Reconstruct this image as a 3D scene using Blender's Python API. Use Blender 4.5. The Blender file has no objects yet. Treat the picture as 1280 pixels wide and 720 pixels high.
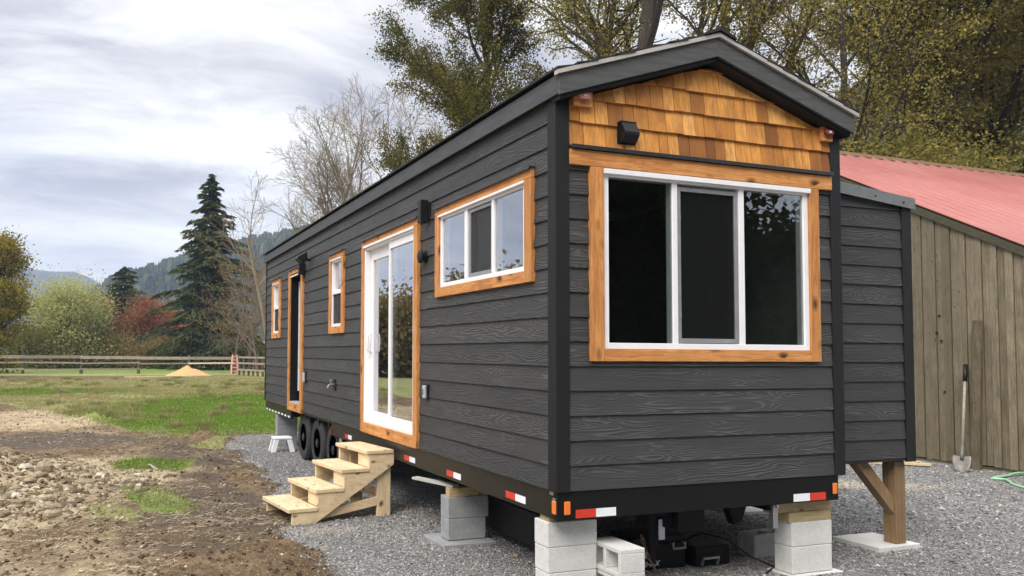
import bpy, math, random
import numpy as np
from mathutils import Vector, Matrix
R = math.radians
scene = bpy.context.scene
COL = scene.collection
GZ = -0.82
W = {}          # world origin of every object, by name

# ------------------------------------------------------------------ meshes
class MB:
    """collects faces; rnd is one random value per piece, kept as a face attribute"""
    def __init__(s, seed=0):
        s.v = []; s.f = []; s.r = []; s.rg = random.Random(seed)
    def add(s, vs, fs, r=None):
        n = len(s.v); r = s.rg.random() if r is None else r
        s.v += [tuple(v) for v in vs]; s.f += [tuple(i + n for i in f) for f in fs]; s.r += [r] * len(fs)
        return s
    def box(s, x0, x1, y0, y1, z0, z1, r=None):
        x0, x1 = min(x0, x1), max(x0, x1); y0, y1 = min(y0, y1), max(y0, y1); z0, z1 = min(z0, z1), max(z0, z1)
        v = [(x0,y0,z0),(x1,y0,z0),(x1,y1,z0),(x0,y1,z0),(x0,y0,z1),(x1,y0,z1),(x1,y1,z1),(x0,y1,z1)]
        return s.add(v, [(0,3,2,1),(4,5,6,7),(0,1,5,4),(1,2,6,5),(2,3,7,6),(3,0,4,7)], r)
    def obox(s, c, ax, ay, az, r=None):
        c, ax, ay, az = map(Vector, (c, ax, ay, az))   # half axes
        v = [c + ax*i + ay*j + az*k for k in (-1,1) for i, j in ((-1,-1),(1,-1),(1,1),(-1,1))]
        return s.add(v, [(0,3,2,1),(4,5,6,7),(0,1,5,4),(1,2,6,5),(2,3,7,6),(3,0,4,7)], r)
    def beam(s, a, b, w, h, up=(0,0,1), r=None):
        a, b = Vector(a), Vector(b); d = (b-a); L = d.length; d.normalize(); up = Vector(up)
        side = d.cross(up).normalized(); u2 = side.cross(d).normalized()
        return s.obox((a+b)/2, d*L/2, side*w/2, u2*h/2, r)
    def prism(s, poly, ax, a0, a1, r=None):
        """poly: list of 2D points in the plane normal to axis ax ('x','y','z')"""
        def P(p, a): return (a,p[0],p[1]) if ax=='x' else ((p[0],a,p[1]) if ax=='y' else (p[0],p[1],a))
        n = len(poly); v = [P(p,a0) for p in poly] + [P(p,a1) for p in poly]
        f = [tuple(range(n)), tuple(range(2*n-1, n-1, -1))] + [(i,(i+1)%n+0,(i+1)%n+n,i+n)[::-1] for i in range(n)]
        return s.add(v, f, r)
    def tube(s, pts, rad, n=8, cap=True, r=None):
        pts = [Vector(p) for p in pts]; m = len(pts)
        if not hasattr(rad, '__len__'): rad = [rad]*m
        v = []; prev = None
        for i, p in enumerate(pts):
            d = (pts[min(i+1,m-1)] - pts[max(i-1,0)]).normalized()
            a = Vector((0,0,1)) if abs(d.z) < .9 else Vector((1,0,0))
            if prev is None: u = d.cross(a).normalized()
            else: u = (prev - d*prev.dot(d)).normalized()
            prev = u; w = d.cross(u)
            for k in range(n):
                t = 2*math.pi*k/n; v.append(p + (u*math.cos(t) + w*math.sin(t))*rad[i])
        f = [(i*n+k, i*n+(k+1)%n, (i+1)*n+(k+1)%n, (i+1)*n+k) for i in range(m-1) for k in range(n)]
        if cap: f += [tuple(range(n-1,-1,-1)), tuple(range((m-1)*n, m*n))]
        return s.add(v, f, r)
    def lathe(s, prof, c, axis='z', n=24, r=None):
        """prof: (radius, offset along axis)"""
        v = []
        for rr, h in prof:
            for k in range(n):
                t = 2*math.pi*k/n; a, b = rr*math.cos(t), rr*math.sin(t)
                v.append({'z':(c[0]+a,c[1]+b,c[2]+h),'x':(c[0]+h,c[1]+a,c[2]+b),'y':(c[0]+b,c[1]+h,c[2]+a)}[axis])
        f = [(i*n+k, i*n+(k+1)%n, (i+1)*n+(k+1)%n, (i+1)*n+k) for i in range(len(prof)-1) for k in range(n)]
        if prof[0][0] > 1e-4: f.append(tuple(range(n-1,-1,-1)))
        if prof[-1][0] > 1e-4: f.append(tuple(range((len(prof)-1)*n, len(prof)*n)))
        return s.add(v, f, r)

def props(o, label=None, cat=None, group=None, kind=None):
    for k, v in (('label',label),('category',cat),('group',group),('kind',kind)):
        if v: o[k] = v
    return o

def link(name, me, origin, parent=None):
    o = bpy.data.objects.new(name, me); COL.objects.link(o)
    W[o.name] = Vector(origin)
    if parent is not None:
        o.parent = parent; o.location = Vector(origin) - W[parent.name]
    else: o.location = origin
    return o

def thing(name, label, cat, loc, group=None, kind=None):
    return props(link(name, None, loc), label, cat, group, kind)

def part(name, mb, mat, parent=None, bevel=0, smooth=False, label=None, cat=None, group=None, kind=None):
    P = np.array(mb.v, dtype=float)
    org = Vector(((P[:,0].min()+P[:,0].max())/2, (P[:,1].min()+P[:,1].max())/2, P[:,2].min()))
    me = bpy.data.meshes.new(name); me.from_pydata([tuple(v) for v in (P - np.array(org))], [], mb.f)
    at = me.attributes.new('rnd', 'FLOAT', 'FACE'); at.data.foreach_set('value', mb.r)
    me.materials.append(mat)
    if smooth: me.polygons.foreach_set('use_smooth', [True]*len(me.polygons))
    me.update()
    o = link(name, me, org, parent)
    if bevel:
        b = o.modifiers.new('Bevel', 'BEVEL'); b.width = bevel; b.segments = 2; b.limit_method = 'ANGLE'; b.harden_normals = False
    return props(o, label, cat, group, kind)

def np_mesh(name, V, k, mats, rnd=None, origin=None, parent=None, smooth=False, extra=None):
    """V: (nfaces*k,3) unshared vertices, k per face"""
    V = np.asarray(V, dtype=np.float32).reshape(-1,3); n = len(V)//k
    if origin is None: origin = (float(V[:,0].mean()), float(V[:,1].mean()), float(V[:,2].min()))
    me = bpy.data.meshes.new(name); me.vertices.add(n*k)
    me.vertices.foreach_set('co', (V - np.array(origin, dtype=np.float32)).ravel())
    me.loops.add(n*k); me.loops.foreach_set('vertex_index', np.arange(n*k, dtype=np.int32))
    me.polygons.add(n); me.polygons.foreach_set('loop_start', np.arange(0, n*k, k, dtype=np.int32))
    if rnd is not None: me.attributes.new('rnd','FLOAT','FACE').data.foreach_set('value', np.asarray(rnd, dtype=np.float32))
    if extra:
        for nm, a in extra.items(): me.attributes.new(nm,'FLOAT','FACE').data.foreach_set('value', np.asarray(a, dtype=np.float32))
    me.materials.append(mats); me.update(calc_edges=True)
    return link(name, me, origin, parent)

def grid_mesh(name, X, Y, Z, mat, attrs=None, parent=None):
    """X,Y,Z: (ny,nx) arrays"""
    ny, nx = X.shape; V = np.stack([X,Y,Z],-1).reshape(-1,3).astype(np.float32)
    i = np.arange(ny-1)[:,None]*nx + np.arange(nx-1)[None,:]
    F = np.stack([i, i+1, i+nx+1, i+nx], -1).reshape(-1,4).astype(np.int32)
    me = bpy.data.meshes.new(name); me.vertices.add(len(V)); me.vertices.foreach_set('co', V.ravel())
    me.loops.add(F.size); me.loops.foreach_set('vertex_index', F.ravel())
    me.polygons.add(len(F)); me.polygons.foreach_set('loop_start', np.arange(0, F.size, 4, dtype=np.int32))
    me.polygons.foreach_set('use_smooth', np.ones(len(F), dtype=bool))
    for nm, a in (attrs or {}).items():
        me.attributes.new(nm,'FLOAT','POINT').data.foreach_set('value', a.ravel().astype(np.float32))
    me.materials.append(mat); me.update(calc_edges=True)
    return link(name, me, (0,0,0), parent)

def copy_tree(o, loc, parent=None):
    c = o.copy(); COL.objects.link(c)
    if parent is None:
        c.location = loc; W[c.name] = Vector(loc)
    else:
        c.parent = parent; c.location = o.location; W[c.name] = W[parent.name] + o.location
    for ch in [k for k in bpy.data.objects if k.parent == o]: copy_tree(ch, None, c)
    return c

# ------------------------------------------------------------------ materials
class NT:
    def __init__(s, name):
        s.m = bpy.data.materials.new(name); s.m.use_nodes = True; s.t = s.m.node_tree
        s.b = s.t.nodes['Principled BSDF']; s.out = s.t.nodes['Material Output']
    def n(s, typ, **kw):
        nd = s.t.nodes.new(typ)
        for k, v in kw.items():
            if k.startswith('i_'):
                key = k[2:]; key = int(key) if key.isdigit() else key.replace('_',' ')
                nd.inputs[key].default_value = v
            else: setattr(nd, k, v)
        return nd
    def l(s, a, b): s.t.links.new(a, b)
    def attr(s, name): return s.n('ShaderNodeAttribute', attribute_name=name).outputs['Fac']
    def coord(s, scale=(1,1,1), offs=None):
        tc = s.n('ShaderNodeTexCoord'); geo = tc.outputs['Object']
        mp = s.n('ShaderNodeMapping'); mp.inputs['Scale'].default_value = scale; s.l(geo, mp.inputs['Vector'])
        if offs is not None:
            cb = s.n('ShaderNodeCombineXYZ'); 
            for i in range(3): 
                m = s.math('MULTIPLY', offs, (17.3, 31.7, 53.1)[i]); s.l(m, cb.inputs[i])
            s.l(cb.outputs[0], mp.inputs['Location'])
        return mp.outputs[0]
    def noise(s, vec, scale=5, detail=4, rough=.55, dist=0, out='Fac'):
        nd = s.n('ShaderNodeTexNoise'); nd.inputs['Scale'].default_value = scale; nd.inputs['Detail'].default_value = detail
        nd.inputs['Roughness'].default_value = rough; nd.inputs['Distortion'].default_value = dist
        if vec is not None: s.l(vec, nd.inputs['Vector'])
        return nd.outputs[out]
    def math(s, op, a, b=None, c=None, clamp=False):
        nd = s.n('ShaderNodeMath', operation=op, use_clamp=clamp)
        for i, x in enumerate((a,b,c)):
            if x is None: continue
            if isinstance(x, (int,float)): nd.inputs[i].default_value = x
            else: s.l(x, nd.inputs[i])
        return nd.outputs[0]
    def ramp(s, fac, stops, interp='LINEAR'):
        nd = s.n('ShaderNodeValToRGB'); cr = nd.color_ramp; cr.interpolation = interp
        while len(cr.elements) < len(stops): cr.elements.new(.5)
        for e, (p, c) in zip(cr.elements, stops):
            e.position = p; e.color = (c,c,c,1) if isinstance(c,(int,float)) else (*c,1)
        s.l(fac, nd.inputs[0]); return nd.outputs[0]
    def mix(s, fac, a, b, mode='MIX'):
        nd = s.n('ShaderNodeMix', data_type='RGBA', blend_type=mode)
        for sock, x in ((nd.inputs['Factor'],fac),(nd.inputs[6],a),(nd.inputs[7],b)):
            if isinstance(x,(int,float)): sock.default_value = x
            elif isinstance(x,tuple): sock.default_value = (*x,1)
            else: s.l(x, sock)
        return nd.outputs[2]
    def bump(s, h, strength=.5, dist=.01, prev=None):
        nd = s.n('ShaderNodeBump'); nd.inputs['Strength'].default_value = strength; nd.inputs['Distance'].default_value = dist
        s.l(h, nd.inputs['Height'])
        if prev is not None: s.l(prev, nd.inputs['Normal'])
        return nd.outputs[0]
    def fin(s, col, rough=.6, normal=None, metal=0, spec=.5):
        for sock, x in ((s.b.inputs['Base Color'],col),(s.b.inputs['Roughness'],rough)):
            if isinstance(x,tuple): sock.default_value = (*x,1)
            elif isinstance(x,(int,float)): sock.default_value = x
            else: s.l(x, sock)
        s.b.inputs['Metallic'].default_value = metal; s.b.inputs['Specular IOR Level'].default_value = spec
        if normal is not None: s.l(normal, s.b.inputs['Normal'])
        return s.m

def m_plain(name, col, rough=.5, metal=0, bump=0, bs=60, var=.12, spec=.5):
    t = NT(name); v = t.coord(); n = t.noise(v, 9, 5)
    c = t.mix(t.ramp(n, [(.3,0.),(.7,1.)]), tuple(x*(1-var) for x in col), tuple(min(1,x*(1+var)) for x in col))
    nm = t.bump(t.noise(v, bs, 3), bump, .004) if bump else None
    return t.fin(c, rough, nm, metal, spec)

def m_siding(name, axis):
    t = NT(name); rn = t.attr('rnd')
    sc = (1,1.15,13) if axis=='y' else (1.15,1,13)
    v = t.coord(sc, rn)
    big = t.noise(v, .85, 1.5, .45, .5)
    rings = t.math('SINE', t.math('MULTIPLY', big, 58.0))
    rings = t.math('POWER', t.math('ABSOLUTE', rings), 2.5)
    area = t.ramp(t.noise(t.coord((.8,.8,3.5), rn), 1.6, 2), [(.36,0.),(.52,1.)])
    fine = t.noise(t.coord(tuple(a*q for a, q in zip(sc,(5,5,9))), rn), 1.0, 5, .65)
    grain = t.math('ADD', t.math('MULTIPLY', rings, t.math('MULTIPLY', area, .75)), t.math('MULTIPLY', fine, .75))
    base = t.ramp(t.noise(t.coord((1.2,1.2,5), rn), 2.2, 5, .6), [(.25,(.032,.0318,.0312)),(.75,(.054,.0535,.052))])
    c = t.mix(t.ramp(grain, [(.25,0.),(1.1,1.)]), t.mix(.5, base, (.038,.039,.039)), base)
    c = t.mix(t.math('MULTIPLY', t.math('SUBTRACT', rn, .3), .3), c, (.080,.078,.075))
    c = t.mix(t.math('MULTIPLY', t.ramp(t.math('MULTIPLY', rings, area), [(.6,0.),(1.,.27)]), t.ramp(rn, [(.15,.15),(.9,1.)])), c, (.19,.185,.175))
    nm = t.bump(grain, .8, .005)
    return t.fin(c, t.ramp(fine, [(.3,.5),(.7,.7)]), nm, 0, .4)

def m_trim(name, col, wax=2):
    t = NT(name); rn = t.attr('rnd')
    sc = [14,14,14]; sc[wax] = 1.2
    f = t.noise(t.coord(tuple(sc), rn), 3.2, 5, .65)
    c = t.mix(t.ramp(f, [(.3,0.),(.7,1.)]), tuple(x*.72 for x in col), tuple(x*1.3 for x in col))
    return t.fin(c, .6, t.bump(f, .5, .004), 0, .4)

def m_wood(name, cols, wax=2, knots=.12, rough=.6, ks=5.0, gs=16, bstr=.25, rvar=.5):
    """sawn wood: streaks along axis wax, knots, each piece its own tone"""
    t = NT(name); rn = t.attr('rnd')
    sc = [gs]*3; sc[wax] = 1.0
    v = t.coord(tuple(sc), rn)
    g = t.noise(v, 1.6, 5, .6, .5)
    ring = t.math('ABSOLUTE', t.math('SINE', t.math('MULTIPLY', g, 22.0)))
    streak = t.math('ADD', t.math('MULTIPLY', g, .75), t.math('MULTIPLY', ring, .25))
    c = t.ramp(streak, [(.25,cols[0]),(.5,cols[1]),(.75,cols[2])])
    c = t.mix(t.math('MULTIPLY', rn, rvar), c, tuple(x*.62 for x in cols[0]), 'MIX')
    if knots:
        ksc = [ks*1.5]*3; ksc[wax] = ks*.75
        vo = t.n('ShaderNodeTexVoronoi', feature='F1'); vo.inputs['Scale'].default_value = 1.0
        t.l(t.coord(tuple(ksc), rn), vo.inputs['Vector'])
        k = t.ramp(vo.outputs['Distance'], [(knots*.45,1.),(knots*1.5,0.)])
        gate = t.math('GREATER_THAN', t.n('ShaderNodeSeparateColor').inputs[0].default_value[0] if False else t.noise(t.coord((2.3,2.3,2.3), rn), 2.0, 0), .45)
        c = t.mix(t.math('MULTIPLY', k, gate), c, tuple(x*.16 for x in cols[0]))
    blot = t.noise(t.coord((1,1,1), rn), 4, 3)
    c = t.mix(t.ramp(blot, [(.35,.28),(.65,0.)]), c, tuple(x*.6 for x in cols[0]))
    return t.fin(c, rough, t.bump(streak, bstr, .004), 0, .35)

def m_shingle():
    t = NT('cedar_shingle'); rn = t.attr('rnd')
    g = t.noise(t.coord((70,70,4.5), rn), 1.0, 5, .65)
    tone = t.ramp(rn, [(0.,(.20,.078,.025)),(.14,(.34,.135,.034)),(.4,(.60,.255,.055)),(.75,(.76,.345,.080)),(1.,(.86,.45,.135))])
    c = t.mix(t.ramp(g, [(.3,.5),(.6,0.)]), tone, (.22,.085,.025))
    blot = t.noise(t.coord((9,9,3), rn), 1.0, 3)
    c = t.mix(t.ramp(blot, [(.38,.4),(.55,0.)]), c, (.19,.085,.035))
    return t.fin(c, .72, t.bump(g, .35, .004), 0, .25)

def m_glass():
    t = NT('window_glass'); t.t.nodes.remove(t.b)
    lw = t.n('ShaderNodeLayerWeight'); lw.inputs['Blend'].default_value = .5
    f = t.math('POWER', lw.outputs['Facing'], 1.6)
    fac = t.math('ADD', t.math('MULTIPLY', f, .93), .045, clamp=True)
    gl = t.n('ShaderNodeBsdfGlossy'); gl.inputs['Roughness'].default_value = .0; gl.inputs['Color'].default_value = (.94,.93,.97,1)
    tr = t.n('ShaderNodeBsdfTransparent'); tr.inputs['Color'].default_value = (.80,.84,.82,1)
    v = t.coord(); w = t.bump(t.noise(v, 1.3, 1), .05, .02); t.l(w, gl.inputs['Normal'])
    mx = t.n('ShaderNodeMixShader'); t.l(fac, mx.inputs[0]); t.l(tr.outputs[0], mx.inputs[1]); t.l(gl.outputs[0], mx.inputs[2])
    t.l(mx.outputs[0], t.out.inputs[0]); return t.m

def m_screen(c=(.016,.018,.016)):
    t = NT('insect_mesh'); t.t.nodes.remove(t.b)
    d = t.n('ShaderNodeBsdfDiffuse'); d.inputs['Color'].default_value = (*c,1)
    tr = t.n('ShaderNodeBsdfTransparent'); mx = t.n('ShaderNodeMixShader'); mx.inputs[0].default_value = .55
    t.l(tr.outputs[0], mx.inputs[1]); t.l(d.outputs[0], mx.inputs[2]); t.l(mx.outputs[0], t.out.inputs[0]); return t.m

def m_leaf(name, cols, trans=.48):
    t = NT(name); rn = t.attr('rnd')
    k = len(cols)-1
    c = t.ramp(rn, [(i/k, col) for i, col in enumerate(cols)])
    big = t.noise(t.coord(), .35, 2); c = t.mix(t.ramp(big, [(.4,.0),(.62,.42)]), c, cols[-1])
    t.t.nodes.remove(t.b)
    d = t.n('ShaderNodeBsdfDiffuse'); tl = t.n('ShaderNodeBsdfTranslucent'); mx = t.n('ShaderNodeMixShader'); mx.inputs[0].default_value = trans
    t.l(c, d.inputs[0]); t.l(c, tl.inputs[0]); t.l(d.outputs[0], mx.inputs[1]); t.l(tl.outputs[0], mx.inputs[2]); t.l(mx.outputs[0], t.out.inputs[0])
    return t.m

def m_bark(name, col):
    t = NT(name); g = t.noise(t.coord((6,6,1.2)), 3, 5, .7)
    c = t.ramp(g, [(.3,tuple(x*.55 for x in col)),(.7,tuple(x*1.4 for x in col))])
    return t.fin(c, .85, t.bump(g, .6, .03), 0, .2)

def m_concrete(name, a, b):
    t = NT(name); v = t.coord(); rn = t.attr('rnd')
    n1 = t.noise(v, 5, 5, .7); n2 = t.noise(v, 90, 3, .6)
    c = t.ramp(n1, [(.3,a),(.7,b)])
    c = t.mix(t.ramp(n2, [(.35,.35),(.5,0.)]), c, tuple(x*.55 for x in a))
    c = t.mix(t.ramp(t.noise(v, 2.0, 3), [(.52,0.),(.7,.35)]), c, tuple(x*.6 for x in a))
    return t.fin(c, .9, t.bump(t.math('ADD', n2, t.math('MULTIPLY', n1, .6)), .35, .004), 0, .2)

M = {}
M['siding_y'] = m_siding('charcoal_siding_long', 'y'); M['siding_x'] = m_siding('charcoal_siding_end', 'x')
M['black_trim'] = m_trim('black_corner_trim', (.0075,.0078,.008)); M['fascia_y'] = m_trim('charcoal_fascia_long', (.062,.064,.067), 1); M['fascia_x'] = m_trim('charcoal_fascia_end', (.075,.077,.074), 0)
CED = [(.36,.135,.036),(.60,.255,.072),(.78,.39,.135)]
M['cedar_x'] = m_wood('cedar_trim_x', CED, 0, .20, rvar=.12); M['cedar_y'] = m_wood('cedar_trim_y', CED, 1, .20, rvar=.12); M['cedar_z'] = m_wood('cedar_trim_z', CED, 2, .20, rvar=.3)
M['shingle'] = m_shingle(); M['glass'] = m_glass(); M['screen'] = m_screen(); M['screen_side'] = m_screen((.075,.075,.08))
M['vinyl'] = m_plain('white_vinyl', (.83,.83,.84), .35, var=.03); M['grey_frame'] = m_plain('grey_aluminium', (.30,.31,.32), .4, .3)
M['flashing'] = m_plain('dark_metal_flashing', (.045,.047,.05), .35, .4); M['silver'] = m_plain('weathered_metal_edge', (.42,.40,.36), .6)
M['slide_flash'] = m_plain('grey_steel_flashing', (.24,.25,.245), .45, .6, .2, 3)
M['roofing'] = m_plain('black_asphalt_shingle', (.022,.022,.024), .95, bump=.8, bs=90)
M['black'] = m_plain('black_plastic', (.010,.010,.011), .45, spec=.3); M['black_steel'] = m_plain('black_painted_steel', (.006,.006,.006), .5, 0, .2, 12, spec=.25)
M['rail'] = m_plain('black_painted_rail', (.020,.018,.013), .38, .3, .3, 5, .25)
M['grey_plastic'] = m_plain('grey_plastic', (.42,.43,.45), .45); M['white_plastic'] = m_plain('white_plastic', (.78,.79,.82), .4)
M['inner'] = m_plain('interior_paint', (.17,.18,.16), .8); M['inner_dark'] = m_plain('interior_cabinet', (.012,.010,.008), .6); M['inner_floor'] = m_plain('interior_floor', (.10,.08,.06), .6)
M['inner_green'] = m_plain('interior_pale_green', (.40,.46,.40), .7); M['inner_brown'] = m_plain('interior_brown_panel', (.09,.045,.015), .6)
M['red_tape'] = m_plain('red_reflector', (.62,.045,.02), .3, bump=.4, bs=160); M['white_tape'] = m_plain('white_reflector', (.82,.84,.86), .35)
M['amber'] = m_plain('amber_lens', (.80,.20,.03), .25, bump=.5, bs=120); M['pink_lens'] = m_plain('faded_red_lens', (.72,.33,.25), .3)
M['red_lens'] = m_plain('dark_red_lens', (.25,.03,.02), .25); M['chrome'] = m_plain('dull_chrome', (.5,.5,.5), .3, .9)
M['rubber'] = m_plain('tyre_rubber', (.024,.024,.024), .8, bump=.5, bs=40); M['rim'] = m_plain('black_rim', (.02,.02,.022), .35, .4)
M['concrete'] = m_concrete('pale_concrete', (.56,.56,.53), (.70,.70,.67)); M['concrete_grey'] = m_concrete('grey_concrete', (.24,.25,.25), (.36,.37,.37)); M['concrete_dusty'] = m_concrete('dusty_block', (.34,.34,.29), (.50,.50,.44))
PINE = [(.60,.43,.24),(.76,.59,.36),(.84,.70,.47)]
for i, a in enumerate('xyz'):
    M['pine_'+a] = pm = m_wood('pine_lumber_'+a, PINE, i, .15, rvar=.18, ks=6.5, bstr=.2)
    b_ = pm.node_tree.nodes['Principled BSDF']; src = b_.inputs['Base Color'].links[0].from_socket     # muddy boot smears
    tx = pm.node_tree.nodes.new('ShaderNodeTexCoord'); nz_ = pm.node_tree.nodes.new('ShaderNodeTexNoise'); nz_.inputs['Scale'].default_value = 7; nz_.inputs['Detail'].default_value = 6; nz_.inputs['Roughness'].default_value = .7
    pm.node_tree.links.new(tx.outputs['Object'], nz_.inputs['Vector']); rp = pm.node_tree.nodes.new('ShaderNodeValToRGB'); rp.color_ramp.elements[0].position = .56; rp.color_ramp.elements[1].position = .72
    rp.color_ramp.elements[1].color = (.55,.55,.55,1); pm.node_tree.links.new(nz_.outputs['Fac'], rp.inputs[0])
    mx_ = pm.node_tree.nodes.new('ShaderNodeMix'); mx_.data_type = 'RGBA'; mx_.inputs[7].default_value = (.30,.21,.12,1); pm.node_tree.links.new(rp.outputs[0], mx_.inputs['Factor']); pm.node_tree.links.new(src, mx_.inputs[6]); pm.node_tree.links.new(mx_.outputs[2], b_.inputs['Base Color'])
PT = [(.17,.105,.05),(.27,.17,.085),(.36,.24,.13)]
M['treated'] = m_wood('treated_post', PT, 2, .07, rvar=.3); M['timber'] = m_wood('yellow_timber', [(.34,.24,.11),(.46,.35,.18),(.56,.44,.25)], 0, .09, rvar=.2)
M['barn'] = m_wood('weathered_barn_board', [(.115,.092,.055),(.225,.188,.122),(.33,.28,.19)], 2, .06, .85, 3.5, 20, .5, rvar=.72)
M['barn_fascia'] = m_wood('mossy_fascia', [(.055,.052,.035),(.10,.095,.055),(.17,.15,.06)], 1, 0, .9)
M['fence'] = m_wood('grey_fence_wood', [(.19,.155,.115),(.33,.28,.22),(.46,.40,.32)], 0, 0, .9, rvar=.5)
M['old_post'] = m_wood('old_post_wood', [(.065,.052,.030),(.125,.10,.06),(.20,.165,.105)], 2, .06, .9)
M['sand'] = m_plain('wood_sawdust', (.54,.30,.13), .95, bump=.8, bs=30)
M['spade'] = m_plain('worn_spade_steel', (.20,.185,.165), .55, .2, var=.35); M['hose'] = m_plain('pale_green_hose', (.30,.56,.34), .45)
M['rope'] = m_plain('rusty_steel', (.20,.12,.06), .6, .5)

def m_barn_roof():
    t = NT('faded_red_metal_roof'); n = t.noise(t.coord((.6,.6,.6)), 1.2, 5, .6); sx = t.n('ShaderNodeSeparateXYZ'); t.l(t.coord(), sx.inputs[0]); rib = t.math('COSINE', t.math('MULTIPLY', t.math('SUBTRACT', sx.outputs[0], 10.89), 2*math.pi/.40)); n2 = t.noise(t.coord((10,1,1)), 1.5, 4)
    c = t.ramp(n, [(.3,(.34,.115,.095)),(.7,(.41,.165,.14))]); c = t.mix(t.ramp(n2, [(.45,0.),(.75,.5)]), c, (.36,.12,.105)); c = t.mix(t.ramp(t.math('ADD', t.math('MULTIPLY', rib, .5), .5), [(.72,0.),(1.,.8)]), c, (.17,.06,.05))
    return t.fin(c, .5, None, 0, .4)
M['barn_roof'] = m_barn_roof()

def m_ground():
    t = NT('ground_soil_gravel_grass'); tc = t.n('ShaderNodeTexCoord').outputs['Object']
    def nz(s, d=5, r=.6, ds=0, out='Fac'): return t.noise(tc, s, d, r, ds, out)
    edge = t.math('SUBTRACT', nz(2.2, 6, .7), .5); edge2 = t.math('SUBTRACT', nz(.55, 6, .7), .5)
    def mask(name, amp=.9, lo=.42, hi=.58, e=edge):
        a = t.math('ADD', t.attr(name), t.math('MULTIPLY', e, amp)); return t.ramp(a, [(lo,0.),(hi,1.)])
    # soil
    n1 = nz(1.3, 8, .7); n2 = nz(9, 6, .7)
    soil = t.ramp(n1, [(.3,(.080,.052,.029)),(.5,(.135,.091,.050)),(.70,(.24,.17,.10))])
    soil = t.mix(t.ramp(n2, [(.38,.8),(.55,0.)]), soil, (.060,.040,.024))
    straw = t.n('ShaderNodeMapping'); straw.inputs['Scale'].default_value = (26,9,20); straw.inputs['Rotation'].default_value = (0,0,.6); t.l(tc, straw.inputs[0])
    st = t.noise(straw.outputs[0], 2.0, 4, .7, 1.2)
    soil = t.mix(t.ramp(st, [(.55,0.),(.68,.75)]), soil, (.38,.285,.165))
    soil = t.mix(t.ramp(nz(38,3), [(.62,0.),(.72,.7)]), soil, (.42,.35,.25))
    light = t.ramp(nz(4, 6, .7), [(.3,(.28,.215,.125)),(.6,(.44,.355,.225)),(.8,(.56,.48,.34))])
    soil = t.mix(mask('light', 1.1, .3, .75), soil, light)
    soil = t.mix(mask('wet', 1.0, .35, .7), soil, t.mix(n2, (.060,.046,.034), (.14,.11,.082)))
    # gravel
    vo = t.n('ShaderNodeTexVoronoi', feature='F1'); vo.inputs['Scale'].default_value = 48; t.l(tc, vo.inputs['Vector'])
    sep = t.n('ShaderNodeSeparateColor'); t.l(vo.outputs['Color'], sep.inputs[0])
    grav = t.ramp(sep.outputs[0], [(0.,(.115,.112,.108)),(.5,(.265,.260,.250)),(.85,(.385,.380,.365)),(1.,(.58,.57,.54))])
    grav = t.mix(t.ramp(nz(.8, 5, .65), [(.35,.5),(.62,0.)]), grav, (.105,.106,.105))
    grav = t.mix(t.ramp(nz(1.9, 4, .6), [(.55,0.),(.75,.35)]), grav, (.34,.33,.30))
    grav = t.mix(mask('dust', .8, .35, .8), grav, (.58,.50,.36))
    # grass floor
    gr = t.ramp(nz(3.2, 6, .7), [(.3,(.070,.110,.020)),(.5,(.130,.185,.038)),(.7,(.21,.265,.07))])
    tan = t.ramp(nz(5.1, 6, .7), [(.3,(.15,.145,.06)),(.55,(.27,.25,.12)),(.75,(.38,.33,.19))])
    lush = mask('lush', 1.3, .3, .7, edge2)
    grass = t.mix(lush, tan, gr)
    grass = t.mix(t.ramp(nz(.23, 5, .6), [(.4,0.),(.6,.45)]), grass, (.20,.27,.05))
    c = t.mix(mask('grass', 1.0), soil, grass); c = t.mix(mask('gravel', .8, .38, .62), c, grav)
    gm = mask('gravel', .8, .38, .62)
    h = t.math('ADD', t.math('MULTIPLY', nz(14, 6, .75), 1.0), t.math('MULTIPLY', nz(60, 3), .45))
    hg = t.math('MULTIPLY', vo.outputs['Distance'], -1.1)
    hh = t.mix(gm, h, hg)
    return t.fin(c, .95, t.bump(hh, .85, .03), 0, .15)
M['ground'] = m_ground()

# ------------------------------------------------------------------ world, sun, camera
world = bpy.data.worlds.new('World'); scene.world = world; world.use_nodes = True
wt = world.node_tree; bg = wt.nodes['Background']
def wn(t, **k):
    n = wt.nodes.new(t)
    for a, b in k.items(): setattr(n, a, b)
    return n
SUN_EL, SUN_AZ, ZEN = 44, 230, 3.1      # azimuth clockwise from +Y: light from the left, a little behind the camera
sky = wn('ShaderNodeTexSky', sky_type='NISHITA', sun_disc=False); sky.sun_elevation = R(SUN_EL); sky.sun_rotation = R(SUN_AZ)
sky.air_density = 1.0; sky.dust_density = 1.5
tc = wn('ShaderNodeTexCoord'); sp = wn('ShaderNodeSeparateXYZ'); wt.links.new(tc.outputs['Generated'], sp.inputs[0])
def wm(op, a, b=None, clamp=False):
    n = wn('ShaderNodeMath', operation=op, use_clamp=clamp)
    for i, x in enumerate((a,b)):
        if x is None: continue
        if isinstance(x,(int,float)): n.inputs[i].default_value = x
        else: wt.links.new(x, n.inputs[i])
    return n.outputs[0]
zz = wm('ADD', wm('MAXIMUM', sp.outputs[2], 0.0), .30)
cb = wn('ShaderNodeCombineXYZ'); wt.links.new(wm('DIVIDE', sp.outputs[0], zz), cb.inputs[0]); wt.links.new(wm('DIVIDE', sp.outputs[1], zz), cb.inputs[1])
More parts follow.
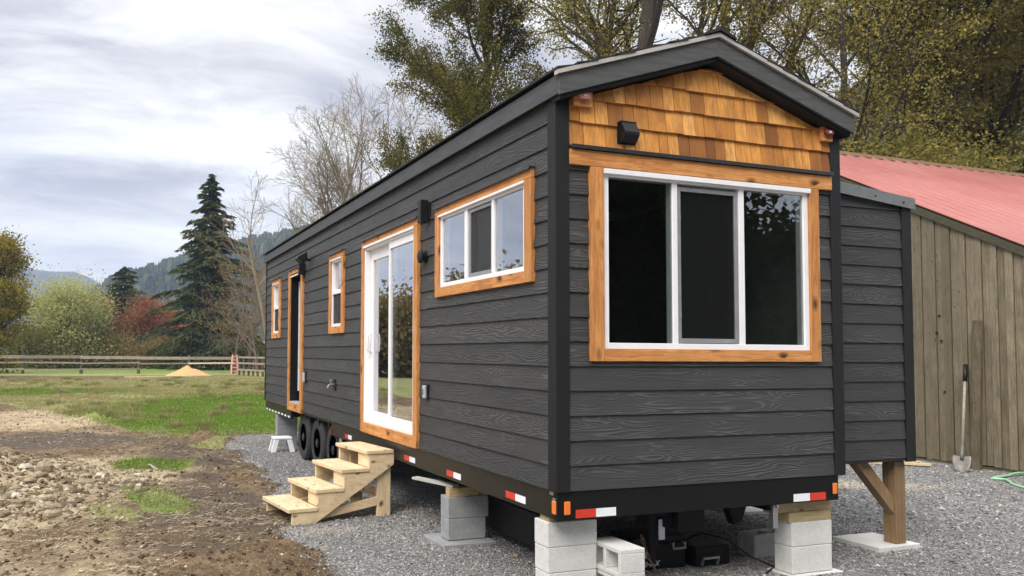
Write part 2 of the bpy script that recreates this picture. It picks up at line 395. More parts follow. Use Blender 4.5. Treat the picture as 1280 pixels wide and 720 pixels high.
def wnoise(scale, sx, sy, rot, det, rough, dist, off=0):
    mp = wn('ShaderNodeMapping'); mp.inputs['Rotation'].default_value = (0,0,rot); mp.inputs['Scale'].default_value = (sx,sy,1); mp.inputs['Location'].default_value = (off,off*.7,0)
    wt.links.new(cb.outputs[0], mp.inputs[0]); n = wn('ShaderNodeTexNoise'); n.inputs['Scale'].default_value = scale
    n.inputs['Detail'].default_value = det; n.inputs['Roughness'].default_value = rough; n.inputs['Distortion'].default_value = dist
    wt.links.new(mp.outputs[0], n.inputs['Vector']); return n.outputs['Fac']
def wramp(f, stops):
    n = wn('ShaderNodeValToRGB'); cr = n.color_ramp
    while len(cr.elements) < len(stops): cr.elements.new(.5)
    for e, (p, c) in zip(cr.elements, stops): e.position = p; e.color = (*c,1)
    wt.links.new(f, n.inputs[0]); return n.outputs[0]
def wmix(f, a, b):
    n = wn('ShaderNodeMix', data_type='RGBA')
    for s, x in ((n.inputs['Factor'],f),(n.inputs[6],a),(n.inputs[7],b)):
        if isinstance(x,(int,float)): s.default_value = x
        elif isinstance(x,tuple): s.default_value = (*x,1)
        else: wt.links.new(x, s)
    return n.outputs[2]
K = 8.55
n1 = wnoise(1.7, .62, 1.5, R(-62), 8, .56, .45, 3.1); n2 = wnoise(4.2, .6, 1.3, R(-55), 9, .60, .6, 9.4)
c1 = wramp(n1, [(.34,(.48*K,.475*K,.54*K)),(.45,(.72*K,.72*K,.78*K)),(.52,(1.06*K,1.04*K,1.03*K)),(.60,(1.30*K,1.28*K,1.25*K))])
c2 = wramp(n2, [(.38,(.50*K,.50*K,.56*K)),(.5,(.94*K,.93*K,.94*K)),(.58,(1.18*K,1.18*K,1.18*K))])
cloud = wmix(.45, c1, c2)
hz = wramp(sp.outputs[2], [(0.,(1,1,1)),(.22,(0,0,0))])
cloud = wmix(wm('MULTIPLY', hz, .72), cloud, (1.55*K,1.48*K,1.32*K))
gap = wramp(wnoise(.8, .8, 1.2, R(20), 4, .5, .2, 5.5), [(.50,(0,0,0)),(.66,(.45,.45,.45))])
blue = wmix(.7, sky.outputs[0], (.86*K,.91*K,1.02*K))
cloud = wmix(gap, cloud, blue)
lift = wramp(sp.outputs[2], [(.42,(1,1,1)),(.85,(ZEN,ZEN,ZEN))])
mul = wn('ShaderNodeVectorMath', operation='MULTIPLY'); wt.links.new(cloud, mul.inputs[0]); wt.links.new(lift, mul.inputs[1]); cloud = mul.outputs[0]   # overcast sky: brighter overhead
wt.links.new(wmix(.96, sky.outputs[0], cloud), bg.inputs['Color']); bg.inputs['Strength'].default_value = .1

sd = bpy.data.lights.new('sun','SUN'); sd.energy = 2.6; sd.angle = R(28); sd.color = (1,.93,.84)
so = bpy.data.objects.new('sun', sd); COL.objects.link(so); so.location = (-20,-5,30)
az = R(SUN_AZ); dirv = Vector((math.sin(az)*math.cos(R(SUN_EL)), math.cos(az)*math.cos(R(SUN_EL)), math.sin(R(SUN_EL))))
so.rotation_euler = dirv.to_track_quat('Z','Y').to_euler()

CAM = Vector((-2.98852, -4.92019, .97498)); FPX = 987.52; YAW = .34943
cd = bpy.data.cameras.new('camera'); co = bpy.data.objects.new('camera', cd); COL.objects.link(co)
r_ = Vector((.93945734,-.34261163,.0060978)); u_ = Vector((-.02102511,-.03987196,.99898357)); f_ = Vector((.34202026,.93863065,.04466145))
mt = Matrix((( r_.x,u_.x,-f_.x,CAM.x),(r_.y,u_.y,-f_.y,CAM.y),(r_.z,u_.z,-f_.z,CAM.z),(0,0,0,1)))
co.matrix_world = mt; cd.sensor_width = 36; cd.lens = FPX/1280*36; cd.shift_x = 140/1280; cd.shift_y = 37.3/1280
cd.clip_start = .05; cd.clip_end = 12000; scene.camera = co
scene.view_settings.view_transform = 'Standard'; scene.view_settings.look = 'None'; scene.view_settings.exposure = .3; scene.view_settings.gamma = 1
def place(u, d, z=GZ):
    a = YAW + math.atan((u-500)/FPX); return Vector((CAM.x + d*math.sin(a), CAM.y + d*math.cos(a), z))

# ------------------------------------------------------------------ house
WX, LY, EXPO, EAVE = 2.69, 11.317, .178, 2.83
house = thing('tiny_house', 'charcoal tiny house on a black trailer with cedar window trim and shingled gable', 'tiny house', (1.345, 5.66, GZ))

def cut(a0, a1, z0, z1, holes):
    """rectangles of [a0,a1]x[z0,z1] minus holes (a0,a1,z0,z1)"""
    zs = sorted({z0, z1} | {z for h in holes for z in h[2:] if z0 < z < z1}); out = []
    for i in range(len(zs)-1):
        za, zb = zs[i], zs[i+1]; zm = (za+zb)/2; segs = [(a0,a1)]
        for h in holes:
            if h[2] < zm < h[3]:
                new = []
                for s0, s1 in segs:
                    if h[1] <= s0 or h[0] >= s1: new.append((s0,s1)); continue
                    if h[0] > s0: new.append((s0,h[0]))
                    if h[1] < s1: new.append((h[1],s1))
                segs = new
        out += [(s0,s1,za,zb) for s0, s1 in segs if s1-s0 > 1e-4]
    return out

def lap_siding(axis, pos, sgn, a0, a1, z0, z1, holes, seed, joints=(), start=0.0, slope=None):
    """bevelled lap boards: bottom edge proud by 14 mm, top edge tucked in. axis 'x': wall along x at y=pos"""
    mb = MB(seed); rg = random.Random(seed); LAP = .014
    n = int((z1-z0)/EXPO)+2
    def P(a, o, z): return (a, pos+sgn*o, z) if axis=='x' else (pos+sgn*o, a, z)
    for i in range(n):
        b0 = z0+start+(i-(1 if start>0 else 0))*EXPO; b1 = b0+EXPO
        lo, hi = max(b0,z0), min(b1,z1)
        if hi-lo < .003: continue
        cuts = [a0] + sorted(j for j, k in joints if k==i) + [a1]
        for c in range(len(cuts)-1):
            rr = rg.random(); p0 = cuts[c]+(.0015 if c else 0); p1 = cuts[c+1]-(.0015 if c < len(cuts)-2 else 0)
            for s0, s1, za, zb in cut(p0, p1, lo, hi, holes):
                oa = LAP*(1-(za-b0)/EXPO)+.002; ob = LAP*(1-(zb-b0)/EXPO)+.002
                zt0 = zt1 = zb
                if slope:   # clip under a falling line
                    zt0 = min(zb, slope(s0)); zt1 = min(zb, slope(s1))
                    if zt0 <= za+.002 and zt1 <= za+.002: continue
                    zt0 = max(zt0, za+.001); zt1 = max(zt1, za+.001)
                v = [P(s0,oa,za),P(s1,oa,za),P(s1,ob,zt1),P(s0,ob,zt0),P(s0,-.008,za),P(s1,-.008,za),P(s1,-.008,zt1),P(s0,-.008,zt0)]
                f = [(0,1,2,3),(4,7,6,5),(0,4,5,1),(1,5,6,2),(2,6,7,3),(3,7,4,0)]
                if (axis=='x') == (sgn>0): f = [q[::-1] for q in f]
                mb.add(v, f, rr)
    return mb

HL = {'win1':(.40,2.10,1.60,2.31),'slider':(2.74,4.52,.10,2.30),'win2':(5.55,6.11,1.33,2.31),'door':(8.02,8.90,.10,2.33),'win3':(9.88,10.45,1.33,2.31)}
HE = (.375,2.35,1.015,2.345)
jl = [(5.2,15),(1.35,15),(8.3,15),(2.3,14),(6.8,14),(6.9,11),(9.4,8),(6.6,5),(5.0,3),(1.4,1),(6.9,2),(7.3,12)]
part('wall_siding', lap_siding('y', 0, -1, .085, LY-.05, .0, 2.86, list(HL.values()), 3, jl), M['siding_y'], house)
part('wall_siding', lap_siding('x', 0, -1, .085, WX-.085, .0, 2.35, [HE], 5), M['siding_x'], house)
part('wall_siding', lap_siding('y', WX, 1, .08, LY-.08, .0, 2.86, [(.40,7.3,0,2.7)], 7), M['siding_y'], house)
part('wall_siding', lap_siding('x', LY, 1, .08, WX-.08, .0, 3.2, [], 9, slope=lambda x: 3.28-abs(x-1.345)*.33), M['siding_x'], house)
# wall core panels (sheathing and interior lining, with real openings)
cl = MB(1); ZC = 2.84
for s0,s1,za,zb in cut(.0, LY, .0, ZC, list(HL.values())): cl.box(.009,.11, s0+.009,s1-.0, za,zb,.5)
part('lining', cl, M['inner'], house)
ce = MB(1)
for s0,s1,za,zb in cut(.11, WX-.11, .0, ZC, [HE]): ce.box(s0,s1,.009,.11,za,zb,.5)
part('lining', ce, M['inner'], house)
cr_ = MB(1); cr_.box(WX-.11,WX-.009,.009,LY-.01,0,ZC); part('lining', cr_, M['inner'], house)
cr_ = MB(1); cr_.box(.11,WX-.11,LY-.11,LY-.009,0,ZC); part('lining', cr_, M['inner'], house)
fl = MB(1); fl.box(.11,WX-.11,.11,LY-.11,.0,.09); part('floor', fl, M['inner_floor'], house)
fl = MB(1); fl.box(.11,WX-.11,.11,LY-.11,2.70,2.76); part('ceiling', fl, M['inner'], house)
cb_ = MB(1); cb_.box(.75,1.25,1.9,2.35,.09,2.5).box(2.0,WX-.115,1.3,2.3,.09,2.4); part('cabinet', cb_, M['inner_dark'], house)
cb_ = MB(1); cb_.box(.12,.75,2.20,2.28,.095,2.66).box(1.25,WX-.115,2.95,3.05,.095,2.66); part('partition', cb_, M['inner_green'], house, label='pale green partition seen dimly through the glass')
cb_ = MB(1); cb_.box(2.30,2.48,.9,1.1,.09,2.66); part('interior_post', cb_, M['inner_brown'], house)
cb_ = MB(1); cb_.box(.16,.9,4.7,4.78,.095,2.66); part('partition', cb_, M['inner'], house)
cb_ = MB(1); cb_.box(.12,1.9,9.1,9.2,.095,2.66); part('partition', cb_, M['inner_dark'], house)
cb_ = MB(1); cb_.box(.115,.93,8.835,8.875,.30,2.24); part('door_leaf', cb_, M['white_plastic'], house, bevel=.004, label='white inner door swung open into the dark doorway')

# corner trim
ct = MB(4); ct.box(-.022,.0,-.022,.092,-.005,2.86).box(.0,.092,-.022,.0,-.005,2.86)
part('corner_trim', ct, M['black_trim'], house, bevel=.003)
ct = MB(6); ct.box(WX-.092,WX+.022,-.022,.0,-.005,2.86).box(WX,WX+.022,.0,.092,-.005,2.86)
part('corner_trim', ct, M['black_trim'], house, bevel=.003)
ct = MB(7); ct.box(-.022,.0,LY-.05,LY+.022,-.005,2.86); part('corner_trim', ct, M['black_trim'], house, bevel=.003)
# eave fascia, rake fascia
YO = -.092; XO = -.035
zr = lambda x, base: base + (1.345-abs(x-1.345))*.329
fa = MB(2); fa.box(XO-.022,XO,YO-.02,5.6,2.822,2.962).box(XO-.022,XO,5.603,LY+.14,2.822,2.962); part('fascia', fa, M['fascia_y'], house, bevel=.002)
fa = MB(2); fa.box(WX-XO,WX-XO+.022,YO-.02,LY+.14,2.822,2.962); part('fascia', fa, M['fascia_y'], house, bevel=.002)
for side in (0,1):
    ra = MB(8+side)
    xa, xb = (XO-.022, 1.3445) if side==0 else (1.3455, WX-XO+.022)
    ra.prism([(xa,zr(xa,2.828)),(xb,zr(xb,2.828)),(xb,zr(xb,2.972)),(xa,zr(xa,2.972))],'y',YO-.047,YO-.022)
    part('rake_fascia', ra, M['fascia_x'], house, bevel=.002)
    de = MB(8); xa2, xb2 = (XO-.05, 1.345) if side==0 else (1.345, WX-XO+.05)
    de.prism([(xa2,zr(xa2,2.974)),(xb2,zr(xb2,2.974)),(xb2,zr(xb2,3.004)),(xa2,zr(xa2,3.004))],'y',YO-.068,YO-.020); part('drip_edge', de, M['silver'], house)
sf = MB(2)  # boxed underside of the overhangs
for xa, xb in ((XO+.001,1.345),(1.345,WX-XO-.001)):
    sf.prism([(xa,zr(xa,2.80)),(xb,zr(xb,2.80)),(xb,zr(xb,2.83)),(xa,zr(xa,2.83))],'y',YO-.02,-.001)
part('soffit', sf, M['black_trim'], house)
sf = MB(2); sf.box(XO,-.001,.0,LY+.1,2.835,2.85); part('soffit', sf, M['black_trim'], house)
rf = MB(2)
for s in (0,1):
    m = int((LY+.38)/.145)
    for j in range(9):       # courses of shingle tabs up the slope
        xa = -.085 + j*.159; xb = min(xa+.175, 1.345)
        if s: xa, xb = 2.69-xb, 2.69-xa
        for i in range(m if j < 2 else 1):
            y0 = YO-.070+i*.145 if j < 2 else YO-.070; y1 = min(y0+.1435, LY+.2) if j < 2 else LY+.2
            e = rf.rg.uniform(-.006,.006); lift = .012 if s==0 else .012
            za, zb = (zr(xa,3.0)+(.013 if s==0 else .0), zr(xb,3.0)+(.0 if s==0 else .013))
            rf.prism([(xa,za),(xb,zb),(xb,zb+.010),(xa,za+.014+e*.4)],'y',y0+(e if i==0 else 0),y1)
rf.prism([(-.03,zr(-.03,2.972)),(1.345,zr(1.345,2.972)),(WX+.03,zr(WX+.03,2.972)),(WX+.03,zr(WX+.03,3.0)),(1.345,zr(1.345,3.0)),(-.03,zr(-.03,3.0))],'y',YO+.0,LY+.1)
i = 0; y = YO-.085
while y < LY+.15:            # ridge caps
    zc = zr(1.345,3.018); up = .016+.006*rf.rg.random()
    rf.prism([(1.345-.15,zr(1.195,3.014)),(1.345,zc),(1.345+.15,zr(1.495,3.014)),(1.345+.145,zr(1.49,3.014)+up),(1.345,zc+up+.012),(1.345-.145,zr(1.2,3.014)+up)],'y',y,y+.20); y += .165
part('roof', rf, M['roofing'], house)

# gable shingles
gs = MB(21); rg = random.Random(5); rows = [2.495,2.668,2.842,3.018,3.19]
for k, zb in enumerate(rows):
    zt = (rows+[3.36])[k+1]+.02; x = .093 - (0 if k%2 else .04)
    while x < WX-.093:
        w = rg.choice([.085,.10,.115,.13,.16,.19]); x1 = min(x+w, WX-.093); xs = max(x,.093)
        if x1-xs > .015:
            top = lambda q: min(zt, zr(q,2.79)); jz = rg.uniform(-.003,.003)
            if max(top(xs),top(x1)) > zb+.02:
                a, b = max(top(xs),zb+.004), max(top(x1),zb+.004)
                y0 = -.028; y1 = -.008; rr = rg.random()
                v = [(xs+.003,y0-.004*rr,zb+jz),(x1-.003,y0-.004*rr,zb+jz),(x1-.003,y1,b),(xs+.003,y1,a),(xs+.003,.0,zb+jz),(x1-.003,.0,zb+jz),(x1-.003,.0,b),(xs+.003,.0,a)]
                gs.add(v, [(0,1,2,3),(4,7,6,5),(0,4,5,1),(1,5,6,2),(2,6,7,3),(3,7,4,0)], rr)
        x += w
part('gable_shingles', gs, M['shingle'], house)
gb = MB(1); gb.prism([(.0,2.466),(WX,2.466),(WX,2.79),(1.345,3.22),(0,2.79)],'y',.001,.05); part('gable_backing', gb, M['black_trim'], house)
dc = MB(1); dc.box(.092,2.60,-.055,.0,2.470,2.476).box(.092,2.60,-.061,-.054,2.462,2.493).box(.092,2.60,-.03,-.001,2.477,2.494)
part('drip_cap', dc, M['flashing'], house, bevel=.003)

def box_on(name, mats, parent, *boxes, bevel=.003, seed=1, **kw):
    mb = MB(seed)
    for b in boxes: mb.box(*b)
    return part(name, mb, M[mats] if isinstance(mats,str) else mats, parent, bevel=bevel, **kw)

# picture window (end wall)
pw = thing('picture_window','','', (1.36,0,1.0)); pw.parent = house; pw.location = Vector((1.36,0,1.0))-W[house.name]
for k in ('label','category'):
    if k in pw: del pw[k]
def child_empty(name, loc):
    o = link(name, None, loc, house); return o
T0 = -.040
box_on('header_board','cedar_x',pw,(.092,2.598,T0,0,2.347,2.461),seed=3)
box_on('side_board','cedar_z',pw,(.262,.375,T0,0,.925,2.345),seed=4); box_on('side_board','cedar_z',pw,(2.350,2.452,T0,0,.925,2.345),seed=6)
box_on('sill_board','cedar_x',pw,(.377,2.348,T0+.002,0,.925,1.013),seed=9)
box_on('frame','vinyl',pw,(.377,.425,-.022,.06,1.015,2.328),(2.300,2.348,-.022,.06,1.015,2.328),(.425,2.300,-.022,.06,1.015,1.060),(.425,2.300,-.022,.06,2.285,2.328),
       (.372,2.353,-.052,-.02,2.300,2.338),(1.0,1.046,-.018,.06,1.06,2.285),(1.640,1.690,-.018,.06,1.06,2.285))
for a, b, yy in ((.425,1.0,-.006),(1.046,1.64,.028),(1.69,2.30,-.006)): box_on('pane','glass',pw,(a,b,yy,yy+.005,1.06,2.285),bevel=0)
box_on('screen_frame','grey_frame',pw,(1.050,1.085,-.008,.02,1.066,2.262),(1.602,1.636,-.008,.02,1.066,2.262),(1.085,1.602,-.008,.02,1.066,1.10),(1.085,1.602,-.008,.02,2.23,2.262),(1.072,1.08,-.016,-.008,1.25,1.29),(1.072,1.08,-.016,-.008,2.0,2.04))
box_on('insect_screen','screen',pw,(1.085,1.602,.004,.006,1.10,2.23),bevel=0)

def side_window(name, y0, y1, z0, z1, white, split, hdr=.09):
    wdw = child_empty(name, ((-.02),(y0+y1)/2,z0)); T = -.042
    ya, yb, za, zb = white
    box_on('header_board','cedar_y',wdw,(T,0,y0,y1,zb+.012,z1),seed=int(y0*7)+2)
    box_on('side_board','cedar_z',wdw,(T,0,y0,ya-.002,z0,zb+.010),seed=int(y0*5)+1); box_on('side_board','cedar_z',wdw,(T,0,yb+.002,y1,z0,zb+.010),seed=int(y0*5)+9)
    box_on('sill_board','cedar_y',wdw,(T+.002,0,ya,yb,z0,za-.002),seed=int(y0*3)+5)
    box_on('head_flashing','flashing',wdw,(T-.022,-.001,y0-.015,y1+.015,z1+.001,z1+.007),(T-.026,T-.018,y0-.015,y1+.015,z1-.014,z1+.007),(-.012,-.001,y0-.01,y1+.01,z1+.007,z1+.035),bevel=.002)
    return wdw
X0 = -.024; XD = .06
w1 = side_window('side_window', .30,2.19,1.518,2.385,(.41,2.09,1.610,2.300),None)
box_on('frame','vinyl',w1,(X0,XD,.41,.452,1.61,2.30),(X0,XD,2.048,2.09,1.61,2.30),(X0,XD,.452,2.048,1.61,1.648),(X0,XD,.452,2.048,2.262,2.30),(X0,XD,.955,.995,1.648,2.262),(X0,XD,1.475,1.535,1.648,2.262),(X0-.03,X0,.405,2.095,2.285,2.306))
for a, b, q in ((.452,.955,-.006),(.995,1.475,.03),(1.535,2.048,-.006)): box_on('pane','glass',w1,(q,q+.005,a,b,1.648,2.262),bevel=0)
box_on('screen_frame','grey_frame',w1,(-.012,.012,1.0,1.028,1.653,2.255),(-.012,.012,1.435,1.47,1.653,2.255),(-.012,.012,1.028,1.435,1.653,1.685),(-.012,.012,1.028,1.435,2.225,2.255))
box_on('insect_screen','screen_side',w1,(-.002,.0,1.028,1.435,1.685,2.225),bevel=0)
def hung(y0, y1, ya, yb):
    w = side_window('narrow_window', y0,y1,1.247,2.392,(ya,yb,1.345,2.300),None); m = 1.835
    box_on('frame','vinyl',w,(X0,XD,ya,ya+.04,1.345,2.30),(X0,XD,yb-.04,yb,1.345,2.30),(X0,XD,ya+.04,yb-.04,1.345,1.385),(X0,XD,ya+.04,yb-.04,2.26,2.30),(X0,XD,ya+.04,yb-.04,m-.03,m+.03),(X0-.028,X0,ya,yb,2.285,2.306))
    box_on('pane','glass',w,(.02,.025,ya+.04,yb-.04,m+.03,2.26),bevel=0); box_on('pane','glass',w,(.02,.025,ya+.04,yb-.04,1.385,m-.03),bevel=0)
    box_on('insect_screen','screen_side',w,(-.004,-.002,ya+.04,yb-.04,1.385,m-.03),bevel=0)
    return w
hung(5.46,6.21,5.56,6.10); hung(9.79,10.58,9.89,10.45)

# sliding door
sl = child_empty('sliding_door', (-.02,3.63,0))
box_on('header_board','cedar_y',sl,(-.045,0,2.655,4.60,2.305,2.382),seed=2)
box_on('side_board','cedar_z',sl,(-.045,0,2.655,2.765,.0,2.303),seed=12); box_on('side_board','cedar_z',sl,(-.045,0,4.51,4.60,.0,2.303),seed=14)
box_on('sill_board','cedar_y',sl,(-.043,0,2.767,4.508,-.004,.118),seed=17)
box_on('head_flashing','flashing',sl,(-.067,-.001,2.64,4.615,2.383,2.389),(-.07,-.062,2.64,4.615,2.368,2.389),(-.012,-.001,2.65,4.6,2.389,2.415),bevel=.002)
box_on('frame','vinyl',sl,(-.03,.10,2.767,2.805,.12,2.30),(-.03,.10,4.465,4.508,.12,2.30),(-.03,.10,2.805,4.465,.12,.165),(-.03,.10,2.805,4.465,2.255,2.30),(-.055,-.03,2.76,4.515,2.28,2.306))
box_on('fixed_panel','vinyl',sl,(-.012,.03,2.808,2.86,.165,2.255),(-.012,.03,3.60,3.635,.165,2.255),(-.012,.03,2.86,3.60,.165,.25),(-.012,.03,2.86,3.60,2.17,2.255))
box_on('sliding_panel','vinyl',sl,(.04,.08,3.60,3.65,.165,2.255),(.04,.08,4.37,4.46,.165,2.255),(.04,.08,3.65,4.37,.165,.26),(.04,.08,3.65,4.37,2.12,2.255))
box_on('pane','glass',sl,(.008,.013,2.86,3.60,.25,2.17),bevel=0); box_on('pane','glass',sl,(.058,.063,3.65,4.37,.26,2.12),bevel=0)
mb = MB(1); mb.tube([(.04,4.40,.98),(-.012,4.40,1.0),(-.018,4.40,1.1),(-.012,4.40,1.2),(.04,4.40,1.22)],.012,8); part('handle', mb, M['white_plastic'], sl, smooth=True)
# entry doorway
dr = child_empty('entry_doorway', (-.02,8.45,0))
box_on('header_board','cedar_y',dr,(-.045,0,7.90,9.0,2.345,2.43),seed=2)
box_on('side_board','cedar_z',dr,(-.045,0,7.90,8.03,-.03,2.343),seed=12); box_on('side_board','cedar_z',dr,(-.045,0,8.89,9.0,-.03,2.343),seed=14)
box_on('sill_board','cedar_y',dr,(-.043,0,8.032,8.888,-.03,.098),seed=17)
box_on('head_flashing','flashing',dr,(-.067,-.001,7.88,9.02,2.431,2.437),(-.07,-.062,7.88,9.02,2.416,2.437),bevel=.002)
box_on('jamb','black',dr,(-.02,.115,8.86,8.888,.115,2.34),(-.02,.115,8.032,8.06,.115,2.34),(-.02,.115,8.06,8.86,2.31,2.34)); box_on('threshold','grey_plastic',dr,(-.03,.12,8.06,8.86,.10,.125))
box_on('drip_strip','vinyl',dr,(-.035,-.02,8.03,8.89,2.30,2.325))

# fittings on the walls
def fitting(name, loc, label=None):
    o = child_empty(name, loc)
    if label: o['label'] = label
    return o
fx = fitting('wall_lamp', (-.05,2.44,2.28)); box_on('back_plate','black',fx,(-.03,-.014,2.36,2.50,2.33,2.47)); box_on('lamp_body','black',fx,(-.115,-.03,2.385,2.475,2.285,2.515),bevel=.006)
fx = fitting('wall_lamp', (-.05,7.86,2.26)); box_on('back_plate','black',fx,(-.03,-.014,7.80,7.92,2.30,2.44)); box_on('lamp_body','black',fx,(-.12,-.03,7.81,7.90,2.26,2.50),bevel=.006)
fx = fitting('floodlight', (-.06,7.5,2.42), 'black floodlight angled out beside the entry doorway')
mb = MB(1); mb.tube([(-.014,7.52,2.46),(-.07,7.50,2.48),(-.11,7.46,2.52)],.018,8); part('bracket', mb, M['black'], fx)
mb = MB(1); mb.prism([(-.10,2.58),(-.24,2.50),(-.26,2.47),(-.17,2.40),(-.09,2.47)],'y',7.33,7.56); part('lamp_head', mb, M['black'], fx, bevel=.006)
fx = fitting('wall_vent', (-.05,2.52,1.9)); mb = MB(1); mb.lathe([(.062,-.014),(.062,-.03),(.03,-.034),(.03,-.055),(.066,-.06),(.070,-.075),(.05,-.088),(0,-.092)],(0,2.50,1.955),'x',20); part('vent_cap', mb, M['black'], fx, smooth=False)
fx = fitting('outlet', (-.04,2.45,.53)); box_on('back_plate','black',fx,(-.03,-.012,2.385,2.475,.52,.665)); box_on('cover','grey_plastic',fx,(-.062,-.03,2.40,2.465,.525,.655),bevel=.012); box_on('slot','black',fx,(-.064,-.060,2.423,2.441,.56,.62),bevel=0)
fx = fitting('outlet', (-.04,7.72,.5)); box_on('back_plate','black',fx,(-.03,-.012,7.66,7.78,.49,.67)); box_on('cover','grey_plastic',fx,(-.062,-.03,7.67,7.77,.50,.65),bevel=.012)
fx = fitting('hose_tap', (-.04,5.9,.45)); box_on('back_plate','black',fx,(-.028,-.012,5.86,5.97,.45,.60)); mb = MB(1); mb.tube([(-.02,5.92,.53),(-.10,5.92,.52),(-.12,5.92,.48)],.014,8).tube([(-.07,5.92,.53),(-.07,5.92,.58)],.008,6).tube([(-.07,5.87,.585),(-.07,5.97,.585)],.010,6); part('spout', mb, M['chrome'], fx)
# gable fittings
for (x0,x1,z0,z1), lens in (((.108,.266,2.772,2.895),'pink_lens'),((2.482,2.592,2.748,2.865),'red_lens')):
    fx = child_empty('clearance_lamp', ((x0+x1)/2,-.03,z0)); 
    if lens == 'red_lens': fx['label'] = 'clearance lamp with dark red lens at the right end of the gable'
    box_on('mounting_block','cedar_x',fx,(x0,x1,-.060,-.020,z0,z1),seed=4,bevel=.002)
    cx, cz = (x0+x1)/2-.0, (z0+z1)/2+.012
    mb = MB(1); n = 16; w, h = .048, .024
    pr = [(cx+(w if math.cos(2*math.pi*k/n)>0 else -w)*.55+.024*math.cos(2*math.pi*k/n), cz+.024*math.sin(2*math.pi*k/n)) for k in range(n)]
    mb.prism(pr,'y',-.085,-.060); part('lens', mb, M[lens], fx, bevel=.005); mb = MB(1); mb.box(cx-.012,cx+.018,-.089,-.085,cz-.008,cz+.008); part('bulb_window', mb, M['white_plastic'], fx)
fx = child_empty('vent_hood', (.58,-.05,2.52)); mb = MB(1)
mb.prism([(-.028,2.545),(-.03,2.69),(-.06,2.695),(-.105,2.615),(-.105,2.592),(-.06,2.54)],'x',.515,.645); part('hood', mb, M['black'], fx, bevel=.005)
box_on('flange','black',fx,(.50,.66,-.032,-.022,2.535,2.70),bevel=.002); box_on('hood_lip','flashing',fx,(.51,.65,-.064,-.026,2.696,2.704),bevel=.002)

# trailer frame
ch = child_empty('trailer_frame', (1.345,5.6,-.2))
box_on('side_rail','rail',ch,(.006,.05,.06,6.15,-.205,-.003)); box_on('side_rail','rail',ch,(.006,.05,8.87,LY,-.190,-.003),seed=2)
box_on('side_rail','rail',ch,(.012,.05,6.15,8.87,-.045,-.003),seed=2); box_on('side_rail','rail',ch,(WX-.05,WX-.006,.05,LY,-.2,-.003))
box_on('end_rail','black_steel',ch,(-.004,WX-.045,-.006,.05,-.205,-.003)); box_on('end_rail','black_steel',ch,(0.05,WX-.05,LY-.05,LY,-.2,-.003))
mb = MB(1)
for i in range(18): mb.box(.05,WX-.05,.45+i*.6,.53+i*.6,-.16,-.01)
for x in (.62,1.95): mb.box(x,x+.08,.05,LY-.05,-.26,-.17)
mb.box(.05,WX-.05,.05,LY-.05,-.009,-.001); part('cross_members', mb, M['black_steel'], ch)
# tongue at this end, folded under
mb = MB(1); mb.beam((.55,2.2,-.33),(1.25,.30,-.33),.10,.14).beam((2.15,2.2,-.33),(1.45,.30,-.33),.10,.14).box(.60,2.1,2.1,2.2,-.40,-.26)
mb.box(1.22,1.48,.22,.36,-.42,-.20).tube([(1.12,.42,-.20),(1.12,.42,-.56)],.05,14).tube([(1.12,.42,-.54),(1.12,.42,-.70)],.032,12)
mb.box(1.02,1.24,.30,.34,-.30,-.21).prism([(1.80,-.205),(2.06,-.205),(1.98,-.40),(1.90,-.43)],'y',.35,.43)
part('tongue', mb, M['black_steel'], ch, bevel=.004)
mb = MB(1); mb.box(1.98,2.03,.02,.06,-.40,-.215).tube([(2.0,.01,-.225),(2.0,-.012,-.225)],.012,8); part('bracket', mb, M['chrome'], ch, bevel=.003)
mb = MB(1); mb.box(1.145,1.20,.355,.365,-.50,-.34); part('paper_tag', mb, M['white_tape'], ch)
mb = MB(1); mb.tube([(.10,5.95,-.21),(.10,5.95,-.50)],.032,12); part('drain_pipe', mb, M['white_plastic'], ch, smooth=False)
# axles and wheels
mb = MB(1)
for y in (8.16,7.22,6.27): mb.tube([(.2,y,-.44),(WX-.2,y,-.44)],.045,10)
part('axle', mb, M['black_steel'], ch)
wh = child_empty('wheel', (.15,7.22,-.83))
mb = MB(1); RR = .388; prof = []
prof = [(.225,-.10),(.25,-.108),(.33,-.112),(.365,-.10),(RR-.006,-.078),(RR,-.05),(RR,.05),(RR-.006,.078),(.365,.10),(.33,.112),(.25,.108),(.225,.10),(.225,-.10)]
mb.lathe(prof,(.165,7.22,-.442),'x',56)
for k in range(56):   # tread lugs
    t = 2*math.pi*k/56
    for s in (-1,1):
        c = Vector((.165+s*.042, 7.22+math.cos(t+.02*s)*(RR+.002), -.442+math.sin(t+.02*s)*(RR+.002)))
        mb.obox(c,(.026,0,0),(0,-math.sin(t)*.014,math.cos(t)*.014),(0,math.cos(t)*.005,math.sin(t)*.005))
part('tyre', mb, M['rubber'], wh)
mb = MB(1); mb.lathe([(.228,-.075),(.222,-.07),(.20,-.03),(.17,-.02),(.12,-.035),(.075,-.045),(.07,-.10),(.05,-.112),(0,-.114)],(.165,7.22,-.442),'x',32)
for k in range(8):
    t = 2*math.pi*k/8; mb.obox((.125,7.22+math.cos(t)*.17,-.442+math.sin(t)*.17),(.012,0,0),(0,math.cos(t)*.055,math.sin(t)*.055),(0,-math.sin(t)*.022,math.cos(t)*.022))
part('rim', mb, M['rim'], wh)
mb = MB(1)
for k in range(6):
    t = 2*math.pi*k/6+.3; mb.lathe([(.010,-.062),(.010,-.04)],(.165,7.22+math.cos(t)*.10,-.442+math.sin(t)*.10),'x',6)
part('lug_nuts', mb, M['chrome'], wh)
